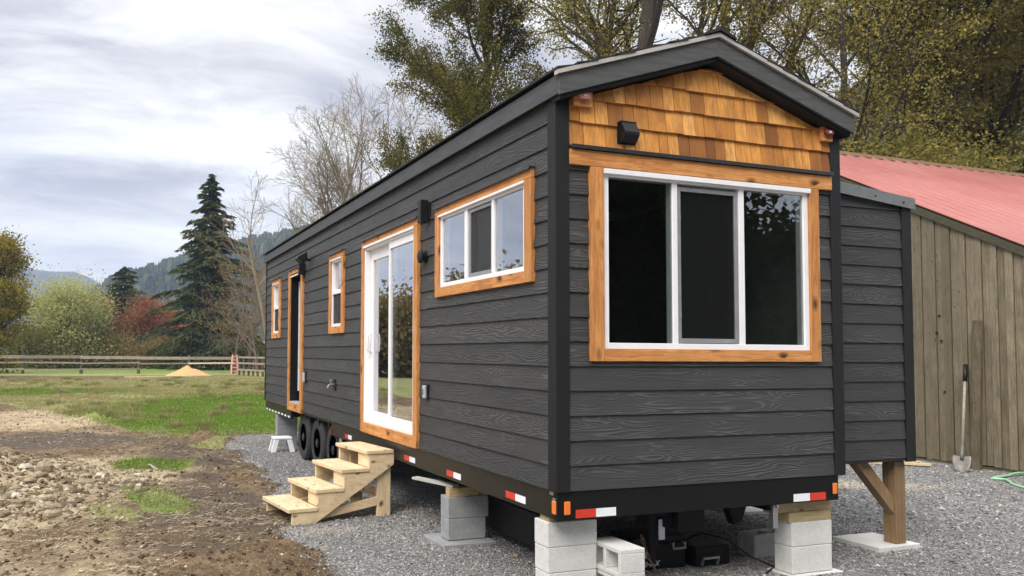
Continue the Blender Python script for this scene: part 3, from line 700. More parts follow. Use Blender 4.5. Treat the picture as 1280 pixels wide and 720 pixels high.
for y in (8.16,6.27):
    w2 = wh.copy(); COL.objects.link(w2); w2.location = wh.location+Vector((0,y-7.22,0)); W[w2.name] = W[wh.name]+Vector((0,y-7.22,0))
    for c in [k for k in bpy.data.objects if k.parent == wh]:
        d = c.copy(); COL.objects.link(d); d.parent = w2; W[d.name] = W[w2.name]+c.location

# reflective tape and lamps
def tape(y0, y1, z0, z1, order='rw'):
    o = child_empty('reflective_tape', (0,(y0+y1)/2,z0)); m = (y0+y1)/2
    box_on('red_half','red_tape',o,(.0025,.0055,m,y1,z0,z1),bevel=0); box_on('white_half','white_tape',o,(.0025,.0055,y0,m-.001,z0,z1),bevel=0)
for y0, y1 in ((.47,.79),(1.66,1.98),(2.81,3.13),(5.13,5.44)): tape(y0, y1, -.172, -.118)
for rx, wx in (((.144,.312),(.313,.482)),((2.334,2.503),(2.164,2.333))):
    o = child_empty('reflective_tape', ((rx[0]+wx[0])/2,0,-.2)); box_on('red_half','red_tape',o,(rx[0],rx[1],-.0095,-.0065,-.194,-.134),bevel=0); box_on('white_half','white_tape',o,(wx[0],wx[1],-.0095,-.0065,-.194,-.134),bevel=0)
box_on('marker_lamp','red_lens',house,(-.012,.005,6.13,6.19,-.185,-.135),bevel=.003,label='small red marker lamp just ahead of the wheels')
for i in range(8):
    y = 8.98+i*.30; box_on('reflective_tape','white_tape',house,(.003,.0055,y,y+.15,-.183,-.15),bevel=0,label='pale dash of the striped tape behind the wheels')
for b in ((-.014,.005,.012,.062,-.165,-.07),(.045,.095,-.022,-.007,-.165,-.07),(2.575,2.620,-.022,-.007,-.155,-.065)):
    box_on('marker_lamp','amber',house,b,bevel=.008,label='amber marker lamp at the corner of the trailer')
for b in ((.0,.006,.05,.10,-.035,-.012),(.0,.006,.02,.06,-.075,-.05)): box_on('bolt_plate','chrome',house,(b[0]-.006,b[1],b[2],b[3],b[4],b[5]),bevel=.002)

# slide-out
SO = child_empty('slide_out', (3.4,3.8,0)); SY, SX, S1 = .43, 4.08, 7.2
so_top = lambda x: 2.603-(x-WX)*.094
part('wall_siding', lap_siding('x', SY, -1, WX+.024, SX-.085, .006, 2.54, [], 31, start=.024+.0, slope=lambda x: so_top(x)-.10), M['siding_x'], SO)
part('wall_siding', lap_siding('y', SX, 1, SY+.09, S1, .006, 2.36, [], 33), M['siding_y'], SO)
box_on('corner_trim','black_trim',SO,(SX-.105,SX+.018,SY-.022,SY,-.005,2.395),(SX,SX+.018,SY,SY+.09,-.005,2.395))
mb = MB(1); mb.box(WX+.03,SX-.01,SY+.009,S1-.01,.0,.08).box(SX-.1,SX-.009,SY+.009,S1-.01,.0,2.4).box(WX+.03,SX-.1,S1-.1,S1-.009,0,2.4)
mb.prism([(WX+.03,.0),(SX-.1,.0),(SX-.1,2.4),(WX+.03,2.5)],'y',SY+.009,SY+.09); part('lining', mb, M['inner'], SO)
mb = MB(1); a, b = WX+.024, SX+.055
mb.prism([(a,so_top(a)-.10),(b,so_top(b)-.10),(b,so_top(b)),(a,so_top(a))],'y',SY-.042,SY-.030); mb.prism([(a,so_top(a)-.108),(b,so_top(b)-.108),(b,so_top(b)-.100),(a,so_top(a)-.100)],'y',SY-.052,SY-.034)
part('roof_flashing', mb, M['slide_flash'], SO, bevel=.003)
mb = MB(1); mb.prism([(a,so_top(a)-.03),(b,so_top(b)-.03),(b,so_top(b)+.006),(a,so_top(a)+.006)],'y',SY-.028,S1+.05); part('roof', mb, M['roofing'], SO)
for x, z in ((2.93,2.50),(3.62,2.455),(3.98,2.42)): mb = MB(1); mb.lathe([(.010,0),(.008,-.006),(0,-.008)],(x,SY-.042,z),'y',8); part('screw', mb, M['black'], SO)

# ------------------------------------------------------------------ supports and loose things round the house
def solid_block(x0, x1, y0, y1, z0, z1, label, mat='concrete', group=None):
    mb = MB(int(abs(x0*100+z0*10))); mb.box(x0,x1,y0,y1,z0,z1)
    return part('concrete_block', mb, M[mat], None, bevel=.006, label=label, cat='concrete block', group=group)
G1 = 'concrete blocks stacked under the trailer'
zz_ = [-.247,-.431,-.615,-.812]
for k, lab in enumerate(('top pale concrete block under the near left corner of the tiny house','second pale concrete block down under the near left corner','lowest pale concrete block under the near left corner, cut by the bottom of the photo')):
    solid_block(.010+.003*k,.427-.002*k,.150,.345,zz_[k+1]+.002,zz_[k],lab,'concrete',G1)
zz_ = [-.390,-.588,-.806]
for k, lab in enumerate(('upper pale concrete block of the right front pier, under two timbers','lower pale concrete block of the right front pier, standing on the gravel')):
    solid_block(2.252,2.686-.003*k,.10,.285,zz_[k+1]+.002,zz_[k],lab,'concrete',G1)
box_on('patio_slab','concrete',None,(2.22,2.76,.06,.34,-.85,-.808),bevel=.006,label='thin pale slab under the right front block pier',cat='slab')
zz_ = [-.387,-.590,-.792]
for k, lab in enumerate(('upper grey concrete block of the pier under the long side, nearest the wooden steps','lower grey concrete block of the pier between wooden steps and near corner')):
    solid_block(.032,.452-.03*k,2.0,2.19,zz_[k+1]+.002,zz_[k],lab,'concrete_grey',G1)
box_on('patio_slab','concrete_grey',None,(-.08,.47,1.86,2.36,-.84,-.796),bevel=.006,label='square grey slab under the block pier of the long side',cat='slab')
for k in range(3):
    solid_block(.03,.42,10.2,10.4,-.82+k*.205,-.618+k*.205-(0 if k<2 else 0),('lowest','middle','top')[k]+' grey concrete block of the rear pier behind the white stool','concrete_grey',G1)
# timbers
def lumber(label, *boxes, mat='timber', name='timber', **kw):
    mb = MB(3)
    for b in boxes: mb.box(*b)
    return part(name, mb, M[mat], None, bevel=.004, label=label, cat='timber', **kw)
lumber('short yellow timber lying directly on the right front block pier',(2.235,2.683,.105,.245,-.388,-.306))
lumber('longer yellow timber wedged between the right pier timber and the black trailer',(2.050,2.690,.11,.20,-.304,-.208))
lumber('yellow timber on the block pier of the long side',(.045,.70,2.01,2.10,-.385,-.302))
lumber('thin shim of wood on the near left block pier under the trailer',(.03,.36,.17,.30,-.246,-.207))
mb = MB(1); mb.beam((-.075,2.60,-.283),(.12,2.03,-.288),.085,.022); part('board', mb, M['concrete_dusty'], None, label='pale narrow board poking out over the pier of the long side', cat='board')

def hollow_block(name, x0, x1, y0, y1, z0, z1, ax, label, mat):
    """two-core block; cores run along ax"""
    mb = MB(2); t = .032
    if ax == 'x':   # cores open to -x: long side along y
        L = y1-y0; cw = (L-3*t)/2
        mb.box(x0,x1,y0,y1,z0,z0+t).box(x0,x1,y0,y1,z1-t,z1)
        for k in range(3): mb.box(x0,x1,y0+k*(cw+t),y0+k*(cw+t)+t,z0+t,z1-t)
    else:
        L = x1-x0; cw = (L-3*t)/2
        mb.box(x0,x1,y0,y0+t,z0,z1).box(x0,x1,y1-t,y1,z0,z1)
        for k in range(3): mb.box(x0+k*(cw+t),x0+k*(cw+t)+t,y0+t,y1-t,z0,z1)
        mb.box(x0-.016,x0,y0,y0+.05,z0,z1).box(x0-.016,x0,y1-.05,y1,z0,z1)
    return part(name, mb, M[mat], None, bevel=.005, label=label, cat='concrete block')
hollow_block('hollow_block', .432,.640,-.130,.265,-.613,-.412,'x','hollow pale concrete block beside the near left pier, two cores facing left','concrete')
hollow_block('hollow_block', .440,.645,-.120,.270,-.822,-.616,'x','second hollow concrete block underneath, cut off by the bottom of the photo','concrete')
hollow_block('hollow_block', 2.42,2.82,.66,.86,-.822,-.622,'z','dusty hollow concrete block on the gravel behind the right front pier','concrete_dusty')
# under the end wall: toolbox, chain, beam, duffel
tb = thing('tool_box','black tool box with white label beside the hollow block under the trailer','tool box',(1.4,.75,GZ))
box_on('case','black',tb,(1.09,1.62,.62,.92,-.822,-.60),bevel=.01); box_on('lid','black',tb,(1.08,1.63,.61,.93,-.598,-.54),bevel=.012)
box_on('label_strip','white_tape',tb,(1.175,1.305,.612,.617,-.715,-.66),bevel=0)
fc = bpy.data.curves.new('t','FONT'); fc.body = 'POWERMAX'; fc.size = .062; fc.extrude = .001; fc.shear = .3; fc.offset = .0012; fc.align_x = 'RIGHT'
fo = bpy.data.objects.new('t', fc); COL.objects.link(fo); dg = bpy.context.evaluated_depsgraph_get(); dg.update()
tm = bpy.data.meshes.new_from_object(fo.evaluated_get(dg)); bpy.data.objects.remove(fo); tm.name = 'lettering'; tm.materials.clear(); tm.materials.append(M['white_tape'])
lt = link('lettering', tm, (1.345,.6165,-.785), tb); lt.rotation_euler = (R(90),0,0)
mb = MB(1); mb.tube([(1.45,.60,-.60),(1.45,.565,-.60),(1.45,.56,-.64),(1.57,.56,-.64),(1.57,.565,-.60),(1.57,.60,-.60)],.012,8); part('handle', mb, M['chrome'], tb)
bt = thing('battery_case','low black battery case with steel handle right of the black tool box','battery case',(1.95,.75,GZ))
box_on('case','black',bt,(1.70,2.06,.58,.90,-.822,-.66),bevel=.015); mb = MB(1)
mb.tube([(1.74,.56,-.80),(1.74,.54,-.74),(1.90,.54,-.74),(1.90,.56,-.80)],.014,8); part('handle', mb, M['chrome'], bt)
mb = MB(1); mb.tube([(1.80,.85,-.66),(1.86,.7,-.57),(2.0,.55,-.60),(2.12,.42,-.72),(2.28,.32,-.80),(2.10,.22,-.81)],.009,6); part('cable', mb, M['black'], bt, smooth=True)
cn = MB(1); pth = [Vector((.96,.33,-.46)),Vector((1.0,.34,-.56)),Vector((1.06,.36,-.66)),Vector((1.16,.40,-.77)),Vector((1.24,.42,-.81))]
k = 0
for i in range(4):
    for s in range(3):
        p = pth[i].lerp(pth[i+1], s/3); d = (pth[i+1]-pth[i]).normalized(); sd_ = d.cross(Vector((0,1,0))).normalized() if k%2 else d.cross(Vector((1,.2,0))).normalized()
        lp = [p + d*.026*math.cos(t*math.pi/4) + sd_*.012*math.sin(t*math.pi/4) for t in range(9)]; cn.tube(lp,.0042,5,cap=False); k += 1
part('chain', cn, M['rope'], None, label='short rusty chain hanging beside the hollow block under the trailer', cat='chain')
bm_ = MB(1); bm_.box(.50,.60,.45,3.2,-.71,-.41).box(.44,.66,.45,3.2,-.405,-.395)
part('steel_beam', bm_, M['black_steel'], None, label='black steel beam lying under the house between two block piers', cat='beam')
bd = MB(1); 
bd.tube([(.52,1.15,-.34),(.56,1.7,-.29),(.62,2.2,-.31)],[.05,.075,.05],10).tube([(.60,.95,-.36),(.58,1.3,-.34)],[.03,.05],8)
part('duct_bag', bd, M['concrete_grey'], None, smooth=True, label='grey wrapped hose bundle resting on the black steel beam', cat='hose bundle')
# slide-out support
sp_ = thing('support_post','brown timber post with diagonal brace holding up the slide-out','post',(3.985,.555,-.775))
mb = MB(5); mb.box(3.918,4.048,.488,.618,-.775,-.012); part('post', mb, M['treated'], sp_, bevel=.004)
mb = MB(9); mb.prism([(3.445,-.012),(3.60,-.012),(3.915,-.345),(3.915,-.50)],'y',.500,.590); part('brace', mb, M['treated'], sp_, bevel=.003)
box_on('patio_slab','concrete',None,(3.64,4.17,.44,.94,-.835,-.777),bevel=.006,label='square pale slab on the gravel under the brown timber post',cat='slab')
mb = MB(1); mb.obox((3.9,2.45,-.80),(.25,-.03,0),(.05,.30,0),(0,0,.02)); part('patio_slab', mb, M['concrete'], None, bevel=.004, label='loose pale slab lying on the gravel under the far side of the house', cat='slab')
for i, (a, b) in enumerate((((8.9,5.9,-.87),(10.3,5.0,-.87)),((9.2,5.45,-.87),(10.2,4.75,-.87)))):
    mb = MB(i); mb.beam(a, b, .14-.04*i, .035); part('board', mb, M['pine_x'], None, label=('wide pale board on the ground behind the slide-out','thin pale board lying just in front of the wider one behind the slide-out')[i], cat='board')

# wooden steps
st = thing('wooden_steps','raw pine steps with four treads standing below the sliding door','steps',(-.6,3.75,GZ))
A = R(7.5); ex = Vector((math.cos(A),math.sin(A),0)); ey = Vector((-math.sin(A),math.cos(A),0)); O = Vector((-1.205,3.225,GZ))
S = lambda a, b, c: O + ex*a + ey*b + Vector((0,0,c))
WD = .86
def sbox(mb, a0, a1, b0, b1, c0, c1): mb.obox(S((a0+a1)/2,(b0+b1)/2,(c0+c1)/2), ex*(a1-a0)/2, ey*(b1-b0)/2, Vector((0,0,(c1-c0)/2)))
def sprism(mb, poly, b0, b1):
    n = len(poly); v = [S(p[0],b0,p[1]) for p in poly]+[S(p[0],b1,p[1]) for p in poly]
    mb.add(v, [tuple(range(n)),tuple(range(2*n-1,n-1,-1))]+[((i+1)%n,i,i+n,(i+1)%n+n) for i in range(n)])
RUN = .297; HT = [.170,.352,.545,.730]
for k in range(4):
    tr = MB(20+k); a0 = RUN*k-.035 + (0 if k else 0)
    w = .165; z = HT[k]
    if k in (0,3): sbox(tr, a0,a0+.325,-.012,WD+.012,z-.04,z)
    else: sbox(tr, a0,a0+w,-.012,WD+.012,z-.04,z); sbox(tr, a0+w+.003,a0+w+.003+.158,-.012,WD+.012,z-.04,z)
    part('tread', tr, M['pine_y'], st, bevel=.005)
    for b in (.02, WD-.02):
        for a in (.05,.12,.21,.27): q = S(a0+a,b,z); sc_ = MB(3); sc_.lathe([(.006,.0),(.005,.0015),(0,.0015)],tuple(q),'z',8); part('screw', sc_, M['flashing'], st)
    if k:
        rs = MB(40+k); sbox(rs, RUN*k, RUN*k+.03, .04, .30, HT[k-1], z-.042); part('riser_block', rs, M['pine_y'], st, bevel=.003)
for b in (0, WD-.04):
    sg = MB(50+int(b*10)); poly = [(0.01,.0),(.27,.0),(1.19,.565),(1.19,HT[3]-.042)]
    for k in (3,2,1): poly += [(RUN*k,HT[k]-.042),(RUN*k,HT[k-1]-.042)]
    poly += [(.01,HT[0]-.042)]
    sprism(sg, poly, b, b+.038); part('stringer', sg, M['pine_x'], st, bevel=.003)
for b in (.040, WD-.085):
    lg = MB(60+int(b*10)); sbox(lg, 1.01,1.17,b,b+.04,.0,.60); part('leg', lg, M['pine_z'], st, bevel=.004)
br = MB(70)
v0, v1 = S(.40,-.0,.07), S(1.15,-.0,.185)
br.beam(S(.34,.06,.075), S(1.16,.06,.19), .038, .09); part('brace', br, M['pine_x'], st, bevel=.003)
br = MB(71); br.beam(S(.34,WD-.1,.075), S(1.16,WD-.1,.19), .038, .09); part('brace', br, M['pine_x'], st, bevel=.003)
br = MB(72); sbox(br, 1.03,1.07,.08,WD-.09,.20,.29); part('cross_brace', br, M['pine_y'], st, bevel=.003)

# stool
so_ = thing('step_stool','white plastic step stool in front of the rear concrete pier','stool',(-.05,9.4,GZ))
mb = MB(1); mb.box(-.22,.12,9.24,9.53,-.60,-.55); part('seat', mb, M['white_plastic'], so_, bevel=.02)
for sx, sy in ((-1,-1),(1,-1),(-1,1),(1,1)):
    mb = MB(1); cx, cy = -.05+sx*.115, 9.385+sy*.11; dx, dy = sx*.06, sy*.02
    v = [(cx-.045,cy-.025,-.59),(cx+.045,cy-.025,-.59),(cx+.045,cy+.025,-.59),(cx-.045,cy+.025,-.59)]; v += [(p[0]+dx,p[1]+dy,GZ) for p in v]
    mb.add(v,[(0,1,2,3),(7,6,5,4),(0,4,5,1),(1,5,6,2),(2,6,7,3),(3,7,4,0)]); part('leg', mb, M['white_plastic'], so_, bevel=.006)

# ------------------------------------------------------------------ barn
BX = 10.9; RZ = lambda y: 5.92-abs(9.333-y)*(.5485 if y < 9.333 else 1.15)
barn = thing('barn','weathered board barn with a faded red corrugated metal roof','barn',(16,9.3,GZ))
mb = MB(11); rg = random.Random(3); y = 1.1; k = 0
while y < 12.4:
    w = .122+rg.uniform(-.016,.02); o = .022*(k%2); zb = -.86+rg.uniform(-.012,.012)
    mb.prism([(y,zb),(y+w-.006,zb),(y+w-.006,RZ(y+w)-.10),(y,RZ(y)-.10)],'x',BX-.03-o,BX-.008-o); y += w; k += 1
part('wall_boards', mb, M['barn'], barn)
mb = MB(1); mb.prism([(1.1,-.84),(12.4,-.84),(12.4,2.2),(9.333,5.7),(1.1,1.2)],'x',BX-.007,BX+.03); part('wall_backing', mb, M['inner_dark'], barn)
mb = MB(1); mb.box(BX-.05,BX+.05,1.1,12.4,-1.2,-.875); part('sill', mb, M['barn_fascia'], barn)
mb = MB(12); rg = random.Random(7); x = BX
while x < 24: mb.box(x,x+.18,1.08,1.11,-1.0,1.2); x += .186
part('wall_boards', mb, M['barn'], barn)
mb = MB(1); mb.box(23.9,24,1.1,12.4,-1,1.3).box(BX,24,12.35,12.4,-1,2.1); part('wall_boards', mb, M['barn'], barn)
for (ya,yb) in ((.55,9.333),(9.333,12.9)):     # corrugations run down the slope
    nx = 900; xs = np.linspace(BX-.10, 24.4, nx); ph = (xs-10.8)/.40*2*np.pi; off = .040*np.clip(np.cos(ph),0,1)**5
    ys = np.array([ya, yb]); Xg = np.tile(xs,(2,1)); Yg = np.tile(ys[:,None],(1,nx)); Zg = np.array([[RZ(v)] for v in ys]) + off[None,:]
    g = grid_mesh('roof', Xg, Yg, Zg, M['barn_roof']); g.parent = barn; g.location = -W[barn.name]
    md = g.modifiers.new('Solidify','SOLIDIFY'); md.thickness = .012; md.offset = -1
mb = MB(2); mb.prism([(.55,RZ(.55)-.155),(9.333,RZ(9.333)-.155),(9.333,RZ(9.333)-.016),(.55,RZ(.55)-.016)],'x',BX-.095,BX-.045); mb.prism([(9.334,RZ(9.334)-.155),(12.9,RZ(12.9)-.155),(12.9,RZ(12.9)-.016),(9.334,RZ(9.334)-.016)],'x',BX-.095,BX-.045)
part('rake_board', mb, M['barn_fascia'], barn)
mb = MB(2); mb.prism([(9.1,RZ(9.1)+.015),(9.333,RZ(9.333)+.03),(9.566,RZ(9.566)+.015),(9.566,RZ(9.566)+.03),(9.333,RZ(9.333)+.055),(9.1,RZ(9.1)+.03)],'x',BX-.12,24.45); part('ridge_cap', mb, M['rope'], barn)
mb = MB(2)
for y_, z_ in ((5.0,1.7),(4.97,1.25),(4.93,.35),(5.05,1.4),(2.9,.4),(6.2,1.0)): mb.lathe([(.022,0),(.02,-.012),(0,-.014)],(BX-.05,y_,z_),'x',8)
part('knot_holes', mb, M['black'], barn)
# leaning post, shovel, stick, hose
mb = MB(3); pts = [(10.62,4.27,-.93),(10.64,4.26,0),(10.68,4.25,.9),(10.72,4.24,1.58)]; mb.tube(pts,[.085,.088,.086,.080],9)
part('leaning_post', mb, M['old_post'], None, label='old round post leaning upright against the barn boards', cat='post')
sh = thing('shovel','round point shovel leaning against the barn left of the old post','shovel',(10.3,4.15,-.92))
tip = Vector((10.02,4.10,-.92)); top = Vector((10.77,4.50,.88)); dd = (top-tip).normalized(); sn = dd.cross(Vector((0,0,1))).normalized(); nn = sn.cross(dd)
mb = MB(1); vs = []; rowsb = [(0,.01),(.04,.06),(.10,.105),(.18,.125),(.27,.125),(.30,.115)]
for t, w in rowsb:
    for j in range(-3,4): q = j/3; vs.append(tip+dd*t+sn*w*q+nn*(.035*(q*q)-.02))
fs = [(i*7+j,i*7+j+1,(i+1)*7+j+1,(i+1)*7+j) for i in range(5) for j in range(6)]
mb.add(vs, fs); bl = part('blade', mb, M['spade'], sh, smooth=True); md = bl.modifiers.new('Solidify','SOLIDIFY'); md.thickness = .004
mb = MB(1); mb.tube([tip+dd*.24,tip+dd*.46],[.030,.022],10); part('socket', mb, M['spade'], sh, smooth=True)
mb = MB(1); mb.tube([tip+dd*.44,tip+dd*1.65],.022,10); part('handle', mb, M['fence'], sh, smooth=True)
mb = MB(1); mb.tube([tip+dd*1.63,tip+dd*1.94],.034,10); part('grip', mb, M['black'], sh, smooth=True)
mb = MB(1); mb.tube([(10.35,3.30,-.92),(10.83,3.62,-.05)],.016,7); part('stick', mb, M['old_post'], None, label='thin stick leaning on the barn at the right edge', cat='stick')
hp = [(10.9,3.2),(10.66,3.56),(10.2,3.50),(9.70,3.40),(9.62,3.33),(9.66,3.2),(9.45,2.98),(9.28,2.78),(9.22,2.62),(9.35,2.5),(9.62,2.62),(9.66,2.86),(9.80,2.98),(10.2,2.9),(10.6,2.6)]
mb = MB(1); pts = []
for i in range(len(hp)-1):
    p0, p1, p2, p3 = hp[max(i-1,0)], hp[i], hp[i+1], hp[min(i+2,len(hp)-1)]
    for s in range(4):
        t = s/4; pts.append(tuple(.5*((2*p1[a])+(-p0[a]+p2[a])*t+(2*p0[a]-5*p1[a]+4*p2[a]-p3[a])*t*t+(-p0[a]+3*p1[a]-3*p2[a]+p3[a])*t**3) for a in (0,1))+(-.872+.008*math.sin(i*1.7),))
mb.tube(pts,.020,8); part('garden_hose', mb, M['hose'], None, smooth=True, label='pale green garden hose looped on the gravel by the barn', cat='hose')
# ------------------------------------------------------------------ terrain
rng = np.random.default_rng(11)
def vnoise(x, y, seed=0):
    """smooth value noise in [0,1]"""
    x = np.asarray(x, float); y = np.asarray(y, float); xi = np.floor(x).astype(np.int64); yi = np.floor(y).astype(np.int64); fx = x-xi; fy = y-yi
    fx = fx*fx*(3-2*fx); fy = fy*fy*(3-2*fy)
    def h(a, b):
        n = (a*374761393 + b*668265263 + seed*974634777) & 0x7fffffff; n = ((n ^ (n >> 13))*1274126177) & 0x7fffffff
        return ((n ^ (n >> 16)) & 0xffff)/65535.
    return (h(xi,yi)*(1-fx)+h(xi+1,yi)*fx)*(1-fy)+(h(xi,yi+1)*(1-fx)+h(xi+1,yi+1)*fx)*fy
def fbm(x, y, f, o=4, seed=0):
    s = 0; a = .5; t = 0
    for i in range(o): s = s+a*vnoise(x*f, y*f, seed+i); t += a; a *= .55; f *= 2.1
    return s/t
def sst(v, a, b):
    t = np.clip((v-a)/(b-a), 0, 1); return t*t*(3-2*t)
def gravel_edge(y): return np.interp(y, [-8,1.3,2.0,3.2,5.2,7.0,8.8,11.9,12.5], [-1.6,-1.35,-1.25,-1.22,-1.12,-.92,-.85,-.6,-.2])
def m_gravel(x, y): return sst(x-gravel_edge(y)+(fbm(x,y,1.1,4,5)-.5)*.75, -.22, .22)*sst(12.3-y+(fbm(x,y,.7,3,8)-.5)*1.4, -.4, .4) if True else 0
def blob(x, y, cx, cy, rx, ry, a=0, soft=.45):
    c, s = math.cos(a), math.sin(a); dx, dy = x-cx, y-cy; q = np.sqrt(((dx*c+dy*s)/rx)**2+((-dx*s+dy*c)/ry)**2); return 1-sst(q, 1-soft, 1+soft)
def grass_line(x): return np.interp(x, [-40,-6.6,-3.8,-2.5,-1.4,-.5,30], [27,24,17.6,12.9,11.3,12.4,12.4])
def m_grass(x, y):
    wob = (fbm(x,y,.5,4,3)-.5)*3.6
    g = sst(y-grass_line(x)+wob, -1.2, 2.2)
    far = sst(y+(x+8)*.03-49.3, -1, 1)*(1-sst(y-58.5, -1, 1)); g = g*(1-.85*far*(1-sst(x+1.5,-2,2)))     # worn strip before the fence
    g = np.maximum(g, .95*blob(x,y,-2.35,8.1,.62,.75)); g = np.maximum(g, .75*blob(x,y,-2.45,5.0,.34,1.0,.25)); g = np.maximum(g, .6*blob(x,y,-2.95,4.4,.28,.8,.3))
    g = np.maximum(g, .7*blob(x,y,-.95,10.5,.7,.5)); g = np.maximum(g, .4*blob(x,y,-2.85,3.3,.25,.4))
    return g*(1-m_gravel(x,y))
def m_lush(x, y):
    l = blob(x,y,.6,20,4.0,8.5,-.12,.4); l = np.maximum(l, .75*blob(x,y,-6.8,33,4.5,3.5)); l = np.maximum(l, sst(y,60,66)); l = np.maximum(l, blob(x,y,-2.35,8.1,.8,.9)); l = np.maximum(l,.8*blob(x,y,-2.45,5.0,.5,1.2,.25))
    return np.clip(l*.8+(fbm(x,y,.35,4,17)-.5)*.5, 0, 1)
def m_light(x, y):
    v = .95*blob(x,y,-3.1,7.4,1.5,2.1,.2); v = np.maximum(v, .9*blob(x,y,-2.55,6.2,.5,1.0)); v = np.maximum(v, .75*blob(x,y,-5.2,17.5,2.6,3.4,.3)); v = np.maximum(v, .85*blob(x,y,-4.3,5.8,1.6,2.5))
    v = np.maximum(v, .62*blob(x,y,-3.5,1.9,1.2,1.6)); v = np.maximum(v,.5*blob(x,y,-2.7,14.0,1.3,1.6)); return np.clip(v+(fbm(x,y,.9,4,23)-.5)*.55,0,1)
def m_wet(x, y):
    v = .95*blob(x,y,-3.9,12.1,2.0,1.35,-.1); v = np.maximum(v, .7*blob(x,y,-2.7,6.0,.55,.45)); v = np.maximum(v, .72*blob(x,y,-1.6,9.2,.8,2.0,.1)); v = np.maximum(v, .72*blob(x,y,-1.75,5.0,.55,2.8,.05))
    v = np.maximum(v, .55*blob(x,y,-2.3,3.2,.8,1.2)); return np.clip(v+(fbm(x,y,1.1,4,29)-.5)*.5,0,1)
def m_dust(x, y): return np.clip(1.0*blob(x,y,5.6,3.9,1.5,.55,-.2)+.5*blob(x,y,7.4,3.1,1.2,.4)+.5*blob(x,y,-.95,2.9,.45,.3),0,1)
MOUND = (-4.95, 7.7)
def ground_z(x, y):
    x = np.asarray(x, float); y = np.asarray(y, float)
    gr = m_gravel(x,y); near = 1-sst(np.hypot(x,y-5), 35, 60)
    z = (fbm(x,y,.45,4,41)-.5)*.16*(1-gr)*near + (fbm(x,y,2.6,4,43)-.5)*.10*(1-gr)*near*np.where(y<40,1,.3)
    z = z + (fbm(x,y,7.5,2,44)-.5)*.045*(1-gr)*(1-sst(np.hypot(x+2,y-5),14,22))
    z = z + (fbm(x,y,.8,3,51)-.5)*.035*gr*near + (1-gr)*.02*near
    z = z - .085*sst(x, 6.5, 10.2)*(1-sst(x,26,40))*near
    z = z + .55*np.exp(-(((x-MOUND[0])/.75)**2+((y-MOUND[1])/1.5)**2))*(1+.35*(fbm(x,y,2.2,3,61)-.5))
    z = z + .10*np.exp(-(((x+3.7)/.9)**2+((y-6.2)/1.5)**2))*fbm(x,y,3.5,3,62)*1.6
    for cx, cy, h, r in ((-1.25,11.3,.20,.35),(-.95,10.8,.14,.3),(-3.2,17.2,.22,.45),(-4.6,21.2,.16,.5),(-1.5,8.1,.10,.3),(-.9,9.0,.09,.3),(-4.2,21.6,.15,.3)): z = z + h*np.exp(-((x-cx)**2+(y-cy)**2)/r**2)*(.6+.8*fbm(x,y,4,2,7))
    flat = np.maximum.reduce([blob(x,y,.2,2.1,.7,.6), blob(x,y,.25,.25,.6,.5), blob(x,y,2.5,.2,.6,.5), blob(x,y,3.9,.7,.6,.6), blob(x,y,-.7,3.7,.9,.9,0,.3), blob(x,y,.1,9.8,.6,.9)])
    return GZ + z*(1-flat*.9)
def axis(lo0, lo1, step, far, n):
    core = np.arange(lo0, lo1+1e-6, step); g = np.geomspace(step*2, far, n); return np.concatenate([lo0-np.cumsum(g)[::-1] if False else (lo0-g[::-1]), core, lo1+g])
xs = axis(-9.5, 12, .085, 2200, 66); ys = axis(-4, 30, .10, 2200, 70)
Xg, Yg = np.meshgrid(xs, ys); Zg = ground_z(Xg, Yg)
g = grid_mesh('ground', Xg, Yg, Zg, M['ground'], dict(gravel=m_gravel(Xg,Yg), grass=m_grass(Xg,Yg), lush=m_lush(Xg,Yg), light=m_light(Xg,Yg), wet=m_wet(Xg,Yg), dust=m_dust(Xg,Yg)))
props(g, kind='structure')

# loose gravel chips, grass blades, rubble: stuff
def inview(x, y, m=.12):
    dx, dy = x-CAM.x, y-CAM.y; w = dx*f_.x+dy*f_.y; u = (dx*r_.x+dy*r_.y)/np.maximum(w,.1); return (w>.5)&(u>-.507-m)&(u<.79+m)
OCT = np.array([(1,0,0),(0,1,0),(-1,0,0),(0,-1,0),(0,0,1),(0,0,-1)], float)
OF = np.array([(0,1,4),(1,2,4),(2,3,4),(3,0,4),(1,0,5),(2,1,5),(3,2,5),(0,3,5)])
def rocks(px, py, pz, size, rng, flat=.7):
    n = len(px); V = OCT[None]*rng.uniform(.55,1.15,(n,6,1)) + rng.normal(0,.12,(n,6,3)); V[:,:,2] *= flat
    a = rng.uniform(0,2*np.pi,n); c, s = np.cos(a), np.sin(a); x = V[:,:,0]*c[:,None]-V[:,:,1]*s[:,None]; y = V[:,:,0]*s[:,None]+V[:,:,1]*c[:,None]
    tl = rng.normal(0,.35,(n,1)); z = V[:,:,2]+x*tl; P = np.stack([x,y,z],-1)*size[:,None,None]+np.stack([px,py,pz],-1)[:,None,:]
    return P[:,OF].reshape(-1,3)
def m_chip(name, stops, rough=.9):
    t = NT(name); c = t.ramp(t.attr('rnd'), stops); n = t.noise(t.coord(), 30, 4, .7)
    c = t.mix(t.ramp(n, [(.35,.4),(.6,0.)]), c, tuple(x*.5 for x in stops[0][1])); return t.fin(c, rough, t.bump(n,.4,.004), 0, .2)
M['chips'] = m_chip('gravel_chips', [(0.,(.11,.107,.103)),(.5,(.265,.260,.250)),(.85,(.39,.38,.365)),(1.,(.60,.59,.56))])
M['rubble'] = m_chip('pale_rubble', [(0.,(.12,.088,.052)),(.5,(.27,.215,.14)),(.85,(.42,.355,.25)),(1.,(.62,.57,.46))])
n = 900000; px = rng.uniform(-2.2,12,n); py = rng.uniform(-.5,12.5,n); d = np.hypot(px-CAM.x,py-CAM.y)
